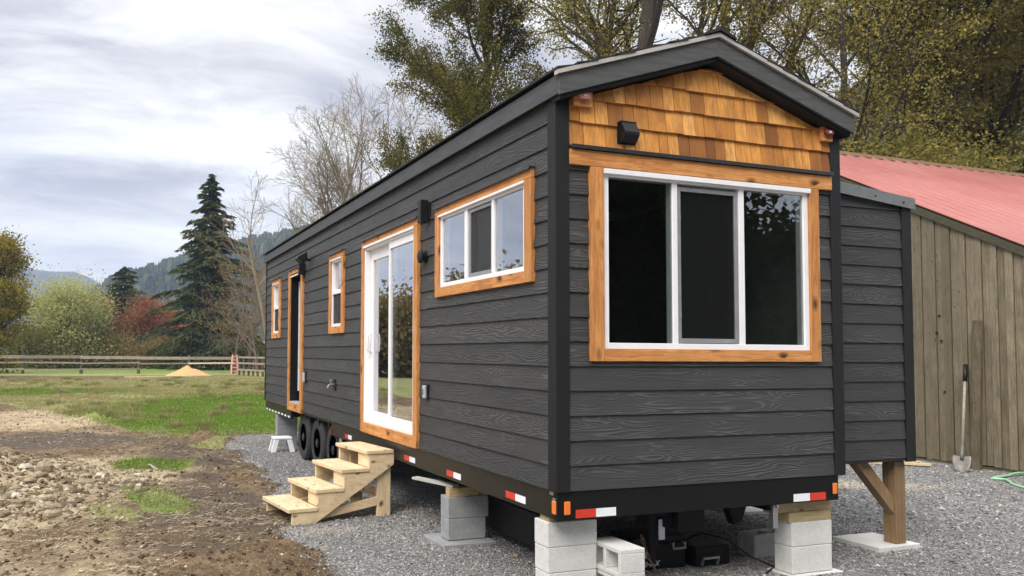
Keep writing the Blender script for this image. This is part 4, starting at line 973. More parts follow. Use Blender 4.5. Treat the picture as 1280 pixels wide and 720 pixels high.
keep = inview(px,py,.02)&(m_gravel(px,py)>rng.uniform(.02,.6,n))&(rng.random(n)<np.clip((6.2/d)**2,0,1)*.62)&(~((py>1.2)&(px>.6)&(px<2.2)&(py>2.5)))
px, py, d = px[keep], py[keep], d[keep]; sz = rng.gamma(3,.0015,len(px))*np.clip(d/6,1,1.9)+.0024
V = rocks(px,py,ground_z(px,py)+sz*.25,sz,rng); print('chips', len(px))
o = np_mesh('gravel', V, 3, M['chips'], np.repeat(rng.random(len(px)),8)); props(o, kind='stuff', label='loose grey gravel chips around and under the house', cat='gravel')
# soil clods + straw in the dirt, pale rubble
n = 120000; px = rng.uniform(-6.5,.0,n); py = rng.uniform(.6,22,n); d = np.hypot(px-CAM.x,py-CAM.y)
den = np.clip(.10+1.2*m_light(px,py)**2,0,1)*(1-m_gravel(px,py))*(1-m_grass(px,py)*.9)
rub = np.maximum(blob(px,py,-3.75,6.2,1.1,2.2,.1,.5), blob(px,py,-2.55,6.3,.35,.8)); rub = np.maximum(rub,.8*blob(px,py,-5,7.5,1.6,2))
keep = inview(px,py,.05)&(rng.random(n)<np.clip((5/d)**1.3,0,1)*(den*.40+rub*.32)); px, py, d, rub = px[keep], py[keep], d[keep], rub[keep]
sz = (rng.gamma(2.2,.0055,len(px))+.004)*(1+1.3*rub); sz = np.minimum(sz,.055)
o = np_mesh('rubble', rocks(px,py,ground_z(px,py)+sz*.15,sz,rng), 3, M['rubble'], np.repeat(rng.random(len(px))**1.5,8)); print('rubble', len(px))
props(o, kind='stuff', label='small pale stones and crumbs strewn over the bare dirt', cat='rubble')
n = 90000; px = rng.uniform(-6.5,.3,n); py = rng.uniform(.6,22,n); d = np.hypot(px-CAM.x,py-CAM.y)
keep = inview(px,py,.05)&(rng.random(n)<np.clip((5/d)**1.2,0,1)*(1-m_gravel(px,py))*(1-m_grass(px,py))*np.clip(fbm(px,py,1.2,3,95)*2.2-.7,0,1)*.62); px, py, d = px[keep], py[keep], d[keep]
sz = np.minimum(rng.gamma(2.0,.007,len(px))+.004,.045)
M['clod'] = m_chip('soil_clods', [(0.,(.045,.030,.017)),(.6,(.10,.067,.037)),(1.,(.20,.145,.085))], .95)
o = np_mesh('soil_clods', rocks(px,py,ground_z(px,py)+sz*.1,sz,rng,.6), 3, M['clod'], np.repeat(rng.random(len(px)),8)); print('clods', len(px)); props(o, kind='stuff', label='dark crumbly soil clods over the churned dirt', cat='soil')
n = 260000; px = rng.uniform(-6.5,.6,n); py = rng.uniform(.6,20,n); d = np.hypot(px-CAM.x,py-CAM.y)
keep = inview(px,py,.05)&(rng.random(n)<np.clip((4.6/d)**1.4,0,1)*(1-m_gravel(px,py))*(fbm(px,py,1.4,3,71)>.42)*(.3+.5*(fbm(px,py,.6,2,72)))); px, py, d = px[keep], py[keep], d[keep]
a = rng.normal(.5,.8,len(px)); L = rng.uniform(.012,.045,len(px)); w = np.clip(.0010*d/4,.0009,.003); z = ground_z(px,py)
dx, dy = np.cos(a)*L, np.sin(a)*L; nx, ny = -np.sin(a)*w, np.cos(a)*w; h = rng.uniform(.003,.022,len(px)); h2 = rng.uniform(.003,.022,len(px))
V = np.stack([np.stack([px-dx-nx,py-dy-ny,z+h],-1),np.stack([px+dx-nx,py+dy-ny,z+h2],-1),np.stack([px+dx+nx,py+dy+ny,z+h2+.001],-1),np.stack([px-dx+nx,py-dy+ny,z+h+.001],-1)],1)
t = NT('dry_straw'); M['straw'] = t.fin(t.ramp(t.attr('rnd'), [(0.,(.07,.05,.03)),(.4,(.22,.165,.10)),(.8,(.42,.34,.22)),(1.,(.58,.50,.36))]), .9)
o = np_mesh('straw', V, 4, M['straw'], rng.random(len(px))); print('straw', len(px)); props(o, kind='stuff', label='dry straw and grass litter trampled into the brown dirt', cat='straw')

n = 5200; px = rng.uniform(-5,11.5,n); py = rng.uniform(.5,14,n); d = np.hypot(px-CAM.x,py-CAM.y); keep = inview(px,py,.02)&(rng.random(n)<np.clip((5/d)**1.2,0,1)*(.12+.3*(fbm(px,py,.5,3,91)>.55))); px, py = px[keep], py[keep]; k = len(px)
a = rng.uniform(0,6.28,k); L = rng.uniform(.012,.032,k); z = ground_z(px,py)+rng.uniform(.008,.022,k); ca, sa = np.cos(a)*L, np.sin(a)*L; tz = rng.normal(0,.009,(k,4))
V = np.stack([np.stack([px-ca,py-sa,z+tz[:,0]],-1),np.stack([px+sa*.6,py-ca*.6,z+tz[:,1]],-1),np.stack([px+ca,py+sa,z+tz[:,2]],-1),np.stack([px-sa*.6,py+ca*.6,z+tz[:,3]],-1)],1)
M['litter'] = m_leaf('fallen_leaves', [(.10,.055,.02),(.26,.15,.05),(.42,.27,.09),(.16,.09,.035)], .1)
o = np_mesh('fallen_leaves', V, 4, M['litter'], rng.random(k)); props(o, kind='stuff', label='small dry leaves fallen on the gravel and dirt', cat='leaf litter'); print('litter', k)
# individually placed stones
GZ_AT = {}
def stone(x, y, s, label, group, seed, col='rubble'):
    r = np.random.default_rng(seed); bm = MB(seed); nu, nv = 9, 6; v = []; gz_ = GZ_AT[seed] if seed in GZ_AT else float(ground_z(x,y))
    ax = r.uniform(.75,1.25,3)*np.array([1,.85,.62]); ph = r.uniform(0,6,6)
    for j in range(nv+1):
        th = math.pi*j/nv
        for i in range(nu):
            p = 2*math.pi*i/nu; q = 1+.13*math.sin(2*p+ph[0])*math.sin(th)+.10*math.sin(3*p+ph[1]+th*2)+.08*math.cos(3*th+ph[2])+r.normal(0,.05)
            v.append((x+ax[0]*s*q*math.sin(th)*math.cos(p+ph[3]), y+ax[1]*s*q*math.sin(th)*math.sin(p+ph[3]), gz_+s*.22+ax[2]*s*q*math.cos(th)))
    f = [(j*nu+i, (j+1)*nu+i, (j+1)*nu+(i+1)%nu, j*nu+(i+1)%nu) for j in range(nv) for i in range(nu)]
    bm.add(v, f, float(r.random()**.8)); return part('stone', bm, M[col], None, smooth=False, label=label, cat='stone', group=group)
GR = 'pale stones in the rubble heap'
stone(-3.27,6.05,.13,'largest whitish angular stone at the right side of the rubble heap',GR,1)
stone(-3.83,7.15,.16,'dark rounded stone with a shadow at the top of the rubble heap',GR,2)
stone(-3.35,5.50,.075,'small pale stone just below the largest whitish one',GR,3); stone(-4.14,7.5,.085,'bright pale stone up the earth mound at the left edge',GR,4)
rg = random.Random(77); cnt = 0
while cnt < 110:
    x, y = rg.gauss(-3.75,.42)+0, rg.gauss(5.9,1.15)
    if x < -4.6 or x > -3.0 or y < 3.6: continue
    stone(x,y,rg.choice([.03,.035,.04,.05,.055,.065,.085]),'rounded pale tan stone among many in the rubble heap at left',GR,100+cnt); cnt += 1
cnt = 0
while cnt < 26:
    x, y = rg.gauss(-2.62,.16), rg.gauss(6.2,.5); stone(x,y,rg.choice([.035,.045,.055,.07]),'pale stone in the small cluster right of the rubble heap','pale stones in the small cluster',400+cnt); cnt += 1
mb = MB(1); mb.tube([(-2.42,7.86,-.76),(-2.40,7.6,-.73),(-2.32,7.2,-.76)],[.02,.016,.024],7); part('stick', mb, M['fence'], None, label='short bleached stick lying beside the small green grass patch', cat='stick')

def blades(n, x0, x1, y0, y1, dens, hmin, hmax, wk, rng):
    px = rng.uniform(x0,x1,n); py = y0+(y1-y0)*rng.random(n)**1.25; d = np.hypot(px-CAM.x,py-CAM.y)
    keep = inview(px,py,.06)&(rng.random(n)<np.clip((15/d)**1.2,0,1)); px, py, d = px[keep], py[keep], d[keep]
    keep = rng.random(len(px))<dens(px,py,d); px, py, d = px[keep], py[keep], d[keep]; m = len(px)
    lus = m_lush(px,py); h = rng.uniform(hmin,hmax,m)*(.6+.7*fbm(px,py,.8,3,81)); a = rng.uniform(0,2*np.pi,m); w = wk*np.clip(d/9,.6,4)
    z = ground_z(px,py)-.01; lx, ly = rng.normal(0,.45,m)*h, rng.normal(0,.45,m)*h; cx, cy = np.cos(a)*w, np.sin(a)*w
    V = np.stack([np.stack([px-cx,py-cy,z],-1),np.stack([px+cx,py+cy,z],-1),np.stack([px+lx,py+ly,z+h],-1)],1)
    return V, np.clip(lus+rng.normal(0,.18,m),0,1), m
def m_grassblade():
    t = NT('grass_blades'); c = t.ramp(t.attr('rnd'), [(0.,(.34,.29,.15)),(.3,(.27,.27,.10)),(.55,(.16,.22,.045)),(.8,(.13,.22,.03)),(1.,(.20,.32,.05))])
    t.t.nodes.remove(t.b); d = t.n('ShaderNodeBsdfDiffuse'); tl = t.n('ShaderNodeBsdfTranslucent'); mx = t.n('ShaderNodeMixShader'); mx.inputs[0].default_value = .35
    t.l(c,d.inputs[0]); t.l(c,tl.inputs[0]); t.l(d.outputs[0],mx.inputs[1]); t.l(tl.outputs[0],mx.inputs[2]); t.l(mx.outputs[0],t.out.inputs[0]); return t.m
M['blades'] = m_grassblade()
V, rn_, m = blades(1500000, -12, 7, 2.5, 58, lambda x,y,d: m_grass(x,y)**1.5*(.6+.4*m_lush(x,y)), .03,.10,.0042, rng)
print('blades', m); o = np_mesh('grass', V, 3, M['blades'], rn_); props(o, kind='stuff', label='patchy green and straw coloured grass of the field', cat='grass')
n = 90; px = rng.uniform(-9,5,n); py = rng.uniform(14,50,n); keep = (m_grass(px,py)>.5)&inview(px,py); P = []; RN = []
for x, y in list(zip(px[keep],py[keep]))+[(-3.2,17.3),(-3.0,17.0),(-1.2,11.6),(-4.6,21.3),(-2.2,22),(3.8,33),(-3.4,17.6)]:
    k = 130; a = rng.uniform(0,6.28,k); r = rng.uniform(0,.28,k); bx = x+r*np.cos(a); by = y+r*np.sin(a); hh = rng.uniform(.06,.21,k); lx = np.cos(a)*hh*.5; ly = np.sin(a)*hh*.5; z = ground_z(bx,by); w = .006+.0004*y
    P.append(np.stack([np.stack([bx-w,by,z],-1),np.stack([bx+w,by,z],-1),np.stack([bx+lx,by+ly,z+hh],-1)],1)); RN.append(np.clip(rng.normal(.2,.2,k),0,1))
o = np_mesh('weeds', np.concatenate(P), 3, M['blades'], np.concatenate(RN)); props(o, kind='stuff', label='taller dry weed tufts scattered through the field grass', cat='weeds')

# ------------------------------------------------------------------ trees
def tubes(S, k):
    """S: (n,8) p0,p1,r0,r1 -> unshared quads"""
    S = np.asarray(S, float); p0, p1, r0, r1 = S[:,0:3], S[:,3:6], S[:,6], S[:,7]; d = p1-p0; L = np.linalg.norm(d,axis=1,keepdims=True)+1e-9; d = d/L
    a = np.where(np.abs(d[:,2:3])<.9, np.array([[0,0,1.]]), np.array([[1.,0,0]])); u = np.cross(d,a); u /= np.linalg.norm(u,axis=1,keepdims=True); w = np.cross(d,u)
    t = 2*np.pi*np.arange(k+1)/k; ring = u[:,None,:]*np.cos(t)[None,:,None]+w[:,None,:]*np.sin(t)[None,:,None]
    A = p0[:,None,:]-d[:,None,:]*r0[:,None,None]*.3+ring*r0[:,None,None]; B = p1[:,None,:]+d[:,None,:]*r1[:,None,None]*.3+ring*r1[:,None,None]
    return np.stack([A[:,:-1],A[:,1:],B[:,1:],B[:,:-1]],2).reshape(-1,3)
def grow(rg, p, d, L, r, lvl, spec, segs, tips):
    """spec[lvl] = (nseg, wobble, lift, nchild, child_len, angle, first)"""
    ns, wob, lift, nch, cl, ang, first = spec[lvl]; p = Vector(p); d = Vector(d).normalized(); st_ = L/ns; r_end = r*(.42 if lvl else .5); pos = [p.copy()]; dirs = [d.copy()]
    for i in range(ns):
        d = (d+Vector((rg.gauss(0,wob),rg.gauss(0,wob),rg.gauss(0,wob)+lift))).normalized(); q = p+d*st_
        ra = r+(r_end-r)*i/ns; rb = r+(r_end-r)*(i+1)/ns; segs.append((*p,*q,ra,rb,lvl)); p = q; pos.append(p.copy()); dirs.append(d.copy())
    if lvl+1 < len(spec):
        for k in range(nch):
            t = first+(1-first)*(k+rg.random()*.9)/nch; i = min(int(t*ns),ns-1); f = t*ns-i; b = pos[i].lerp(pos[i+1],f); dd = dirs[i+1]
            a = rg.uniform(*ang); az_ = rg.uniform(0,2*math.pi) if lvl==0 else k*2.4+rg.uniform(-.7,.7)
            o1 = dd.orthogonal().normalized(); o2 = dd.cross(o1); nd = dd*math.cos(a)+(o1*math.cos(az_)+o2*math.sin(az_))*math.sin(a)
            rr = (r+(r_end-r)*t)*rg.uniform(.5,.68); grow(rg, b, nd, L*cl*rg.uniform(.75,1.2)*(1.15-.55*t), rr, lvl+1, spec, segs, tips)
    else: tips.append((pos, lvl))
def leaf_quads(C, size, rng, flat=0):
    n = len(C); a = rng.normal(0,1,(n,3)); a /= np.linalg.norm(a,axis=1,keepdims=True); b = rng.normal(0,1,(n,3)); b -= a*(a*b).sum(1,keepdims=True); b /= np.linalg.norm(b,axis=1,keepdims=True)
    s = (size*rng.uniform(.6,1.3,n))[:,None]; return np.stack([C-a*s,C-b*s*.62,C+a*s,C+b*s*.62],1).reshape(-1,3)
def tree(name, label, cat, base, segs, leafC, leafsize, bark, leafmat, seed, kmin=3, group=None, tone=None):
    rng_ = np.random.default_rng(seed); t = thing(name, label, cat, base, group)
    S = np.array([s[:8] for s in segs]); big = S[:,6] > .05; k = 0; Vt = []
    lv = np.array([s[8] for s in segs])
    for sel, nm in ((lv==0,'trunk'),(lv>0,'limbs')):
        if sel.any():
            np_mesh(nm, tubes(S[sel], 8 if nm=='trunk' else (4 if big[sel].mean()>.3 else 3)), 4, bark, origin=base, parent=t)
    if leafC is not None and len(leafC):
        rn_ = rng_.random(len(leafC)) if tone is None else np.clip(tone+rng_.normal(0,.16,len(leafC)),0,1)
        np_mesh('crown', leaf_quads(leafC, leafsize, rng_), 4, leafmat, rn_, origin=base, parent=t)
    return t
def leaves_on(segs, minlvl, per_m, sig, rng_, keepf=None):
    S = np.array([s[:6] for s in segs if s[8]>=minlvl]); L = np.linalg.norm(S[:,3:6]-S[:,0:3],axis=1); cl = rng_.gamma(1.2,.8,len(S)); n = rng_.poisson(L*per_m*cl)
    idx = np.repeat(np.arange(len(S)), n); t = rng_.random(len(idx))[:,None]; C = S[idx,0:3]*(1-t)+S[idx,3:6]*t+rng_.normal(0,sig,(len(idx),3)); C[:,2] -= abs(rng_.normal(0,sig*.5,len(idx)))
    return C
M['bark_grey'] = m_bark('grey_bark', (.15,.13,.10)); M['bark_pale'] = m_bark('pale_bark', (.21,.17,.12)); M['bark_twig'] = m_bark('pale_twigs', (.27,.23,.17)); M['bark_dark'] = m_bark('dark_bark', (.055,.045,.035)); M['bark_brown'] = m_bark('brown_twigs', (.17,.13,.10))
M['lf_olive'] = m_leaf('olive_gold_leaves', [(.11,.112,.034),(.22,.205,.055),(.34,.30,.085),(.50,.41,.12)]); M['lf_green'] = m_leaf('mid_green_leaves', [(0.037,0.053,0.015),(0.078,0.099,0.025),(0.151,0.145,0.037),(0.277,0.208,0.063)])
M['lf_dark'] = m_leaf('dark_green_leaves', [(.02,.028,.01),(.04,.05,.016),(.07,.075,.025)]); M['lf_gold'] = m_leaf('golden_leaves', [(0.100,0.093,0.015),(0.187,0.162,0.025),(0.275,0.224,0.037),(0.412,0.324,0.063)]); M['lf_sage'] = m_leaf('sage_green_leaves', [(0.156,0.173,0.060),(0.277,0.295,0.104),(0.416,0.416,0.156),(0.572,0.537,0.225)])
M['lf_red'] = m_leaf('rust_red_leaves', [(0.126,0.049,0.028),(0.266,0.091,0.049),(0.420,0.140,0.070),(0.280,0.210,0.084)]); M['lf_brown'] = m_leaf('brown_leaves', [(0.123,0.079,0.035),(0.228,0.149,0.061),(0.350,0.236,0.105),(0.245,0.210,0.070)])
M['needle'] = m_leaf('dark_needles', [(.016,.028,.013),(.034,.052,.022),(.064,.084,.034),(.115,.12,.048)], .15); M['needle_far'] = m_leaf('blue_green_needles', [(.012,.024,.018),(.03,.05,.036),(.05,.075,.05)], .1)

def broad(name, label, cat, base, h, r, spec, leaf, per_m, sig, lsize, bark, seed, lean=(0,0,1), minlvl=2, group=None, flen=1.0):
    rg = random.Random(seed); segs = []; tips = []; grow(rg, base, lean, h*flen, r, 0, spec, segs, tips)
    C = leaves_on(segs, minlvl, per_m, sig, np.random.default_rng(seed)) if leaf else None
    return tree(name, label, cat, base, segs, C, lsize, M[bark], M[leaf] if leaf else None, seed, group=group)
U = (.35,.75)
def gb(u, d): p = place(u, d); return (p.x, p.y, GZ-.1)
# bare tree behind the house
b0 = gb(483,40); rg = random.Random(4); segs = []; tips = []
sp_b = [(8,.05,.03,9,.50,(.3,.7),.25),(7,.07,.05,7,.55,(.35,.75),.2),(6,.09,.04,6,.55,(.35,.75),.15),(5,.10,.03,4,.6,(.35,.8),.2),(3,.12,.02,0,0,(0,0),0)]
for dx, dl in ((-.62,.88),(-.34,1.0),(-.10,1.06),(.12,1.08),(.36,.98),(.62,.86)): grow(rg, b0, (dx*r_.x,dx*r_.y+rg.uniform(-.15,.15),1), 11.7*dl, .15, 0, sp_b, segs, tips)
segs = [(*q[:6],max(q[6],.0085),max(q[7],.007),q[8]) for q in segs]
rn2 = np.random.default_rng(3); tree('bare_tree','bare leafless tree with many pale branches behind the long roof','tree',b0,segs,None,.1,M['bark_twig'],None,4)
b0 = gb(350,38); segs = []; tips = []; rg = random.Random(9)
sp_c = [(6,.07,.03,9,.62,(.5,1.1),.25),(7,.1,.03,7,.5,(.4,.9),.2),(6,.14,.03,6,.5,(.4,.9),.15),(4,.15,.02,0,0,(0,0),0)]
grow(rg, b0, (-.25,.05,1), 7.6, .12, 0, sp_c, segs, tips); segs = [(*q[:6],max(q[6],.0085),max(q[7],.007),q[8]) for q in segs]; tree('bare_tree','smaller bare tree with thin low twigs at the rear end of the house','tree',b0,segs,None,.1,M['bark_pale'],None,9)
segs = []; tips = []; b0 = gb(405,37); grow(rg, b0, (0,0,1), 7.4, .12, 0, [(6,.06,.02,9,.42,(.4,1.0),.45),(6,.12,.02,6,.5,(.4,.9),.2),(5,.14,.0,0,0,(0,0),0)], segs, tips)
tree('young_tree','low tree with a few golden brown leaves just over the roof below the bare tree','tree',b0,segs,leaves_on(segs,2,7,.12,rn2),.07,M['bark_brown'],M['lf_gold'],10)
# green tree
sp_g = [(9,.05,.02,22,.34,(.4,.95),.22),(7,.09,.05,9,.48,(.35,.8),.2),(6,.12,.03,6,.5,(.4,.9),.15),(4,.15,.0,0,0,(0,0),0)]
broad('leafy_tree','tall upright green tree with dark limbs standing behind the long roof','tree',gb(615,34),19,.26,sp_g,'lf_green',120,.18,.052,'bark_dark',21,flen=.98)
broad('leafy_tree','brownish thin leaved tree behind the roof right of the tall green tree','tree',gb(668,36),11,.14,[(7,.07,.02,13,.42,(.4,1.0),.3),(6,.12,.02,7,.5,(.4,.9),.2),(5,.14,.0,0,0,(0,0),0)],'lf_brown',8,.16,.06,'bark_brown',23,flen=.9)
# cottonwoods over the gable
sp_w = [(10,.05,.02,14,.46,(.35,.9),.33),(8,.1,.05,9,.48,(.35,.85),.2),(6,.14,.02,7,.5,(.4,.95),.15),(4,.16,-.02,0,0,(0,0),0)]
broad('cottonwood','large autumn tree with a thick pale trunk rising behind the left roof slope','tree',gb(797,27),22,.36,sp_w,'lf_olive',46,.18,.052,'bark_dark',31,lean=(-.02,0,1))
broad('cottonwood','sparse autumn tree with leaning trunk behind the roof peak','tree',gb(925,31),21,.26,sp_w,'lf_olive',24,.18,.056,'bark_grey',36,lean=(.10,0,1))
broad('cottonwood','autumn tree with thin dark trunk behind the right roof slope','tree',gb(1062,31),16.5,.16,sp_w,'lf_olive',24,.17,.052,'bark_dark',39,lean=(-.10,0,1))
sp_r = [(8,.07,.02,17,.55,(.4,1.0),.26),(8,.11,.04,9,.48,(.35,.85),.2),(6,.14,.0,7,.5,(.4,.95),.15),(4,.17,-.04,0,0,(0,0),0)]
broad('cottonwood','broad olive gold tree with dark forked limbs above the red barn roof','tree',gb(1135,35),19.5,.34,sp_r,'lf_olive',78,.20,.060,'bark_dark',43,lean=(.06,0,1))
broad('cottonwood','wide leaning olive gold tree at the upper right edge of the photo','tree',gb(1225,38),19,.30,sp_r,'lf_olive',78,.20,.064,'bark_dark',47,lean=(.05,0,1))

def clump_tree(name, label, cat, base, h, rx, leaf, nq, lsize, bark, seed, bottom=.15, top_taper=.6, group=None, ncl=46, csig=.17, thk=None):
    rg = random.Random(seed); rn = np.random.default_rng(seed); segs = []; B = Vector(base); T = B+Vector((rg.gauss(0,.2),rg.gauss(0,.2),h*.8)); thk = thk or h*.018
    segs += [(*B.lerp(T,i/6),*B.lerp(T,(i+1)/6),thk*(1-i*.14),thk*(1-(i+1)*.14),0) for i in range(6)]; cs = []
    for k in range(ncl):
        t = bottom+(1-bottom)*rg.random()**.85; rr = rx*math.sqrt(max(.02,1-abs((t-.48)/.56)**(2.2 if t>.48 else 3.0)))*(1-(t*.25 if top_taper else 0)); a = rg.uniform(0,6.283); q = rg.random()**.45
        c = Vector((B.x+math.cos(a)*rr*q, B.y+math.sin(a)*rr*q, B.z+h*t*rg.uniform(.93,1.0))); cs.append((c, rg.uniform(.65,1.3)))
        s = B.lerp(T, min(.95,max(.12,t*.75-.05))); m_ = s.lerp(c,.5)+Vector((rg.gauss(0,.15),rg.gauss(0,.15),.25)); segs += [(*s,*m_,thk*.35,thk*.2,1),(*m_,*c,thk*.2,thk*.06,1)]
    idx = rn.integers(0, ncl, nq); cc = np.array([c[0] for c in cs]); sc = np.array([c[1] for c in cs])*rx*csig*1.6; D = rn.normal(0,1,(nq,3)); D *= np.array([1,1,.7]); C = cc[idx]+D*sc[idx][:,None]
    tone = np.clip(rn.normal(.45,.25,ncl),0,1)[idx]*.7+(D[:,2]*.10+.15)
    return tree(name, label, cat, base, segs, C, lsize, M[bark], M[leaf], seed, group=group, tone=tone)
def conifer(label, base, h, rbot, seed, mat='needle', nb=150, spr=55, sl=.32, name='conifer', crown0=.05, tp=.82):
    rg = random.Random(seed); rn = np.random.default_rng(seed); B = Vector(base); segs = [(*(B+Vector((0,0,h*i/10))),*(B+Vector((0,0,h*(i+1)/10))),h*.017*(1-i*.095),h*.017*(1-(i+1)*.095),0) for i in range(10)]; Cs = []; A_ = []; Tn = []
    for k in range(nb):
        t = crown0+(1-crown0)*(k/nb)**1.05; L = rbot*(1-t)**tp*rg.uniform(.42,1.2)+.12; a = k*2.399+rg.uniform(-.4,.4); s = B+Vector((0,0,h*t)); up = .15+.35*t
        p = s.copy(); d = Vector((math.cos(a),math.sin(a),up)).normalized(); n_ = 5
        for i in range(n_):
            q = p+d*L/n_; segs.append((*p,*q,.035*(1-i/n_)*h/12+.008,.035*(1-(i+1)/n_)*h/12+.006,1)); m = int(spr*L/rbot*1.2/n_*(1.5 if i else .5))+2; tt = rn.random(m)[:,None]
            c = np.array(p)*(1-tt)+np.array(q)*tt; side = np.array(Vector((-d.y,d.x,0)).normalized()); wdt = L*.20*(1-.6*i/n_)
            off = rn.normal(0,wdt,m)[:,None]*side; c = c+off; c[:,2] -= abs(off).sum(1)*.35+rn.random(m)*.10; Cs.append(c)
            ax = np.array(d)[None]*.8+off/(wdt+.01)*.5+rn.normal(0,.25,(m,3)); ax[:,2] -= .35; A_.append(ax/np.linalg.norm(ax,axis=1,keepdims=True)); Tn.append(np.full(m, rg.uniform(.15,.75)))
            p = q; d = (d+Vector((0,0,-.16))).normalized()
    C = np.concatenate(Cs); A2 = np.concatenate(A_); b = rn.normal(0,1,C.shape); b -= A2*(A2*b).sum(1,keepdims=True); b /= np.linalg.norm(b,axis=1,keepdims=True); s = (sl*rn.uniform(.6,1.2,len(C)))[:,None]
    t_ = thing(name, label, 'conifer', base); S = np.array([q[:8] for q in segs]); lv = np.array([q[8] for q in segs])
    np_mesh('trunk', tubes(S[lv==0],8), 4, M['bark_dark'], origin=base, parent=t_); np_mesh('limbs', tubes(S[lv==1],3), 4, M['bark_dark'], origin=base, parent=t_)
    V = np.stack([C-A2*s,C-b*s*.26,C+A2*s,C+b*s*.26],1).reshape(-1,3); np_mesh('crown', V, 4, M[mat], np.clip(np.concatenate(Tn)+rn.normal(0,.18,len(C)),0,1), origin=base, parent=t_); return t_
conifer('tall dark conifer behind the field fence, left of the tiny house', gb(262,85.12),20.69,7.47, 5, nb=230, spr=150, sl=.36)
conifer('small dark conifer with spreading boughs between the sage and rust trees', gb(155,111.72),13.24,5.54, 8, nb=110, spr=90, sl=.42, crown0=.15, tp=.6)
clump_tree('columnar_tree','golden olive tree of upright form at the far left edge','tree',gb(-2,71.82),11.51,2.05,'lf_gold',24000,.11,'bark_dark',51,bottom=.03,csig=.16,ncl=60)
FT = 'autumn trees along the far edge of the field'
clump_tree('round_tree','wide sage green tree second from the left edge behind the fence','tree',gb(80,93.1),8.7,4.9,'lf_sage',20000,.13,'bark_grey',52,bottom=.03,group=FT,ncl=80)
clump_tree('round_tree','brownish green tree beside the wide sage green tree','tree',gb(123,98.42),8.18,2.53,'lf_brown',8000,.13,'bark_grey',53,bottom=.03,group=FT)
clump_tree('round_tree','rust red tree behind the fence, left of the tall dark conifer','tree',gb(185,97.09),7.79,3.46,'lf_red',11000,.13,'bark_grey',54,bottom=.05,group=FT)
clump_tree('round_tree','low dull red tree between the small conifer and the rust red tree','tree',gb(212,103.74),6.85,2.93,'lf_red',7000,.13,'bark_grey',55,bottom=.05,group=FT)
clump_tree('bush','dark green bush low behind the fence under the sage tree','bush',gb(50,90.44),3.93,3.99,'lf_green',9000,.13,'bark_dark',56,bottom=.0,ncl=50)
clump_tree('bush','dark bush low behind the fence under the brownish tree','bush',gb(132,93.1),3.26,4.52,'lf_green',9000,.13,'bark_dark',57,bottom=.0,ncl=50)
clump_tree('bush','low brown bush behind the fence under the rust red tree','bush',gb(178,91.77),2.86,3.99,'lf_brown',7000,.12,'bark_dark',58,bottom=.0,ncl=50)
clump_tree('bush','dark green bush at the foot of the tall conifer','bush',gb(232,87.78),3.13,3.46,'lf_green',7000,.12,'bark_dark',59,bottom=.0,ncl=50)
clump_tree('bush','low green bush right of the tall conifer trunk','bush',gb(292,83.79),3.40,3.19,'lf_green',7000,.12,'bark_dark',60,bottom=.0,ncl=50)
# twiggy brown thicket between conifer and house
for i, (u, d, h, lf, lab) in enumerate(((296,72,9.0,'lf_brown','brown twiggy tree in front of the tall conifer'),(322,70,10.6,'lf_brown','brown twiggy tree next to the rear corner of the house'),(312,78,8.2,'lf_red','rust tinted twiggy tree behind the brown ones by the house corner'),(345,74,11.2,'lf_brown','brown twiggy tree mostly hidden behind the house'))):
    broad('twiggy_tree',lab,'tree',gb(u,d),h,.10,[(6,.09,.02,11,.55,(.5,1.15),.12),(6,.13,.02,8,.5,(.4,.95),.15),(5,.16,.0,6,.5,(.4,.9),.1),(3,.18,0,0,0,(0,0),0)],lf,2.6,.14,.07,'bark_brown',60+i,group='brown twiggy trees by the house corner')
# shrubs above the barn roof
for i, (u, d, h, r, lab) in enumerate(((1085,31,9.3,2.6,'olive shrub crown just above the left part of the red roof'),(1150,32.5,9.4,2.8,'olive shrub crown above the middle of the red roof'),(1215,35,8.9,3.0,'golden olive shrub crown above the right part of the red roof'),(1290,38,8.2,3.0,'golden olive shrub crown at the right edge above the red roof'))):
    clump_tree('tall_shrub',lab,'shrub',gb(u,d),h,r,'lf_olive',20000,.065,'bark_dark',70+i,bottom=.25,ncl=110,group='shrubs rising behind the barn roof')
# trees beyond the left edge: they show as reflections in the sliding door
for i, (u, d, h, r, lf) in enumerate(((-100,60,6.6,3.6,'lf_green'),(-200,60,6.0,4,'lf_brown'),(-290,58,6.8,4.2,'lf_green'),(-385,58,7.2,4.4,'lf_brown'),(-500,60,3.3,4.6,'lf_green'),(-640,62,3.1,4.6,'lf_green'))):
    clump_tree('round_tree','tree beyond the left edge of the photo, seen reflected in the sliding door glass','tree',gb(u,d),h,r,lf,7000,.20,'bark_dark',80+i,bottom=.02,ncl=70,group='trees reflected in the sliding door')
for i in range(12):   # dark trees behind the camera: reflected in the picture window
    x, y = -2+i*3.1, -21-(i%3)*3.0; hh_ = 15+(i*7%4) if x < 21 else 6.4+(i%3)*1.0
    clump_tree('dark_tree','dark tree behind the photographer, seen reflected in the picture window','tree',(x,y,GZ-.1),hh_,3.9,'lf_dark',24000,.17,'bark_dark',100+i,bottom=.0,ncl=110,group='trees reflected in the picture window')

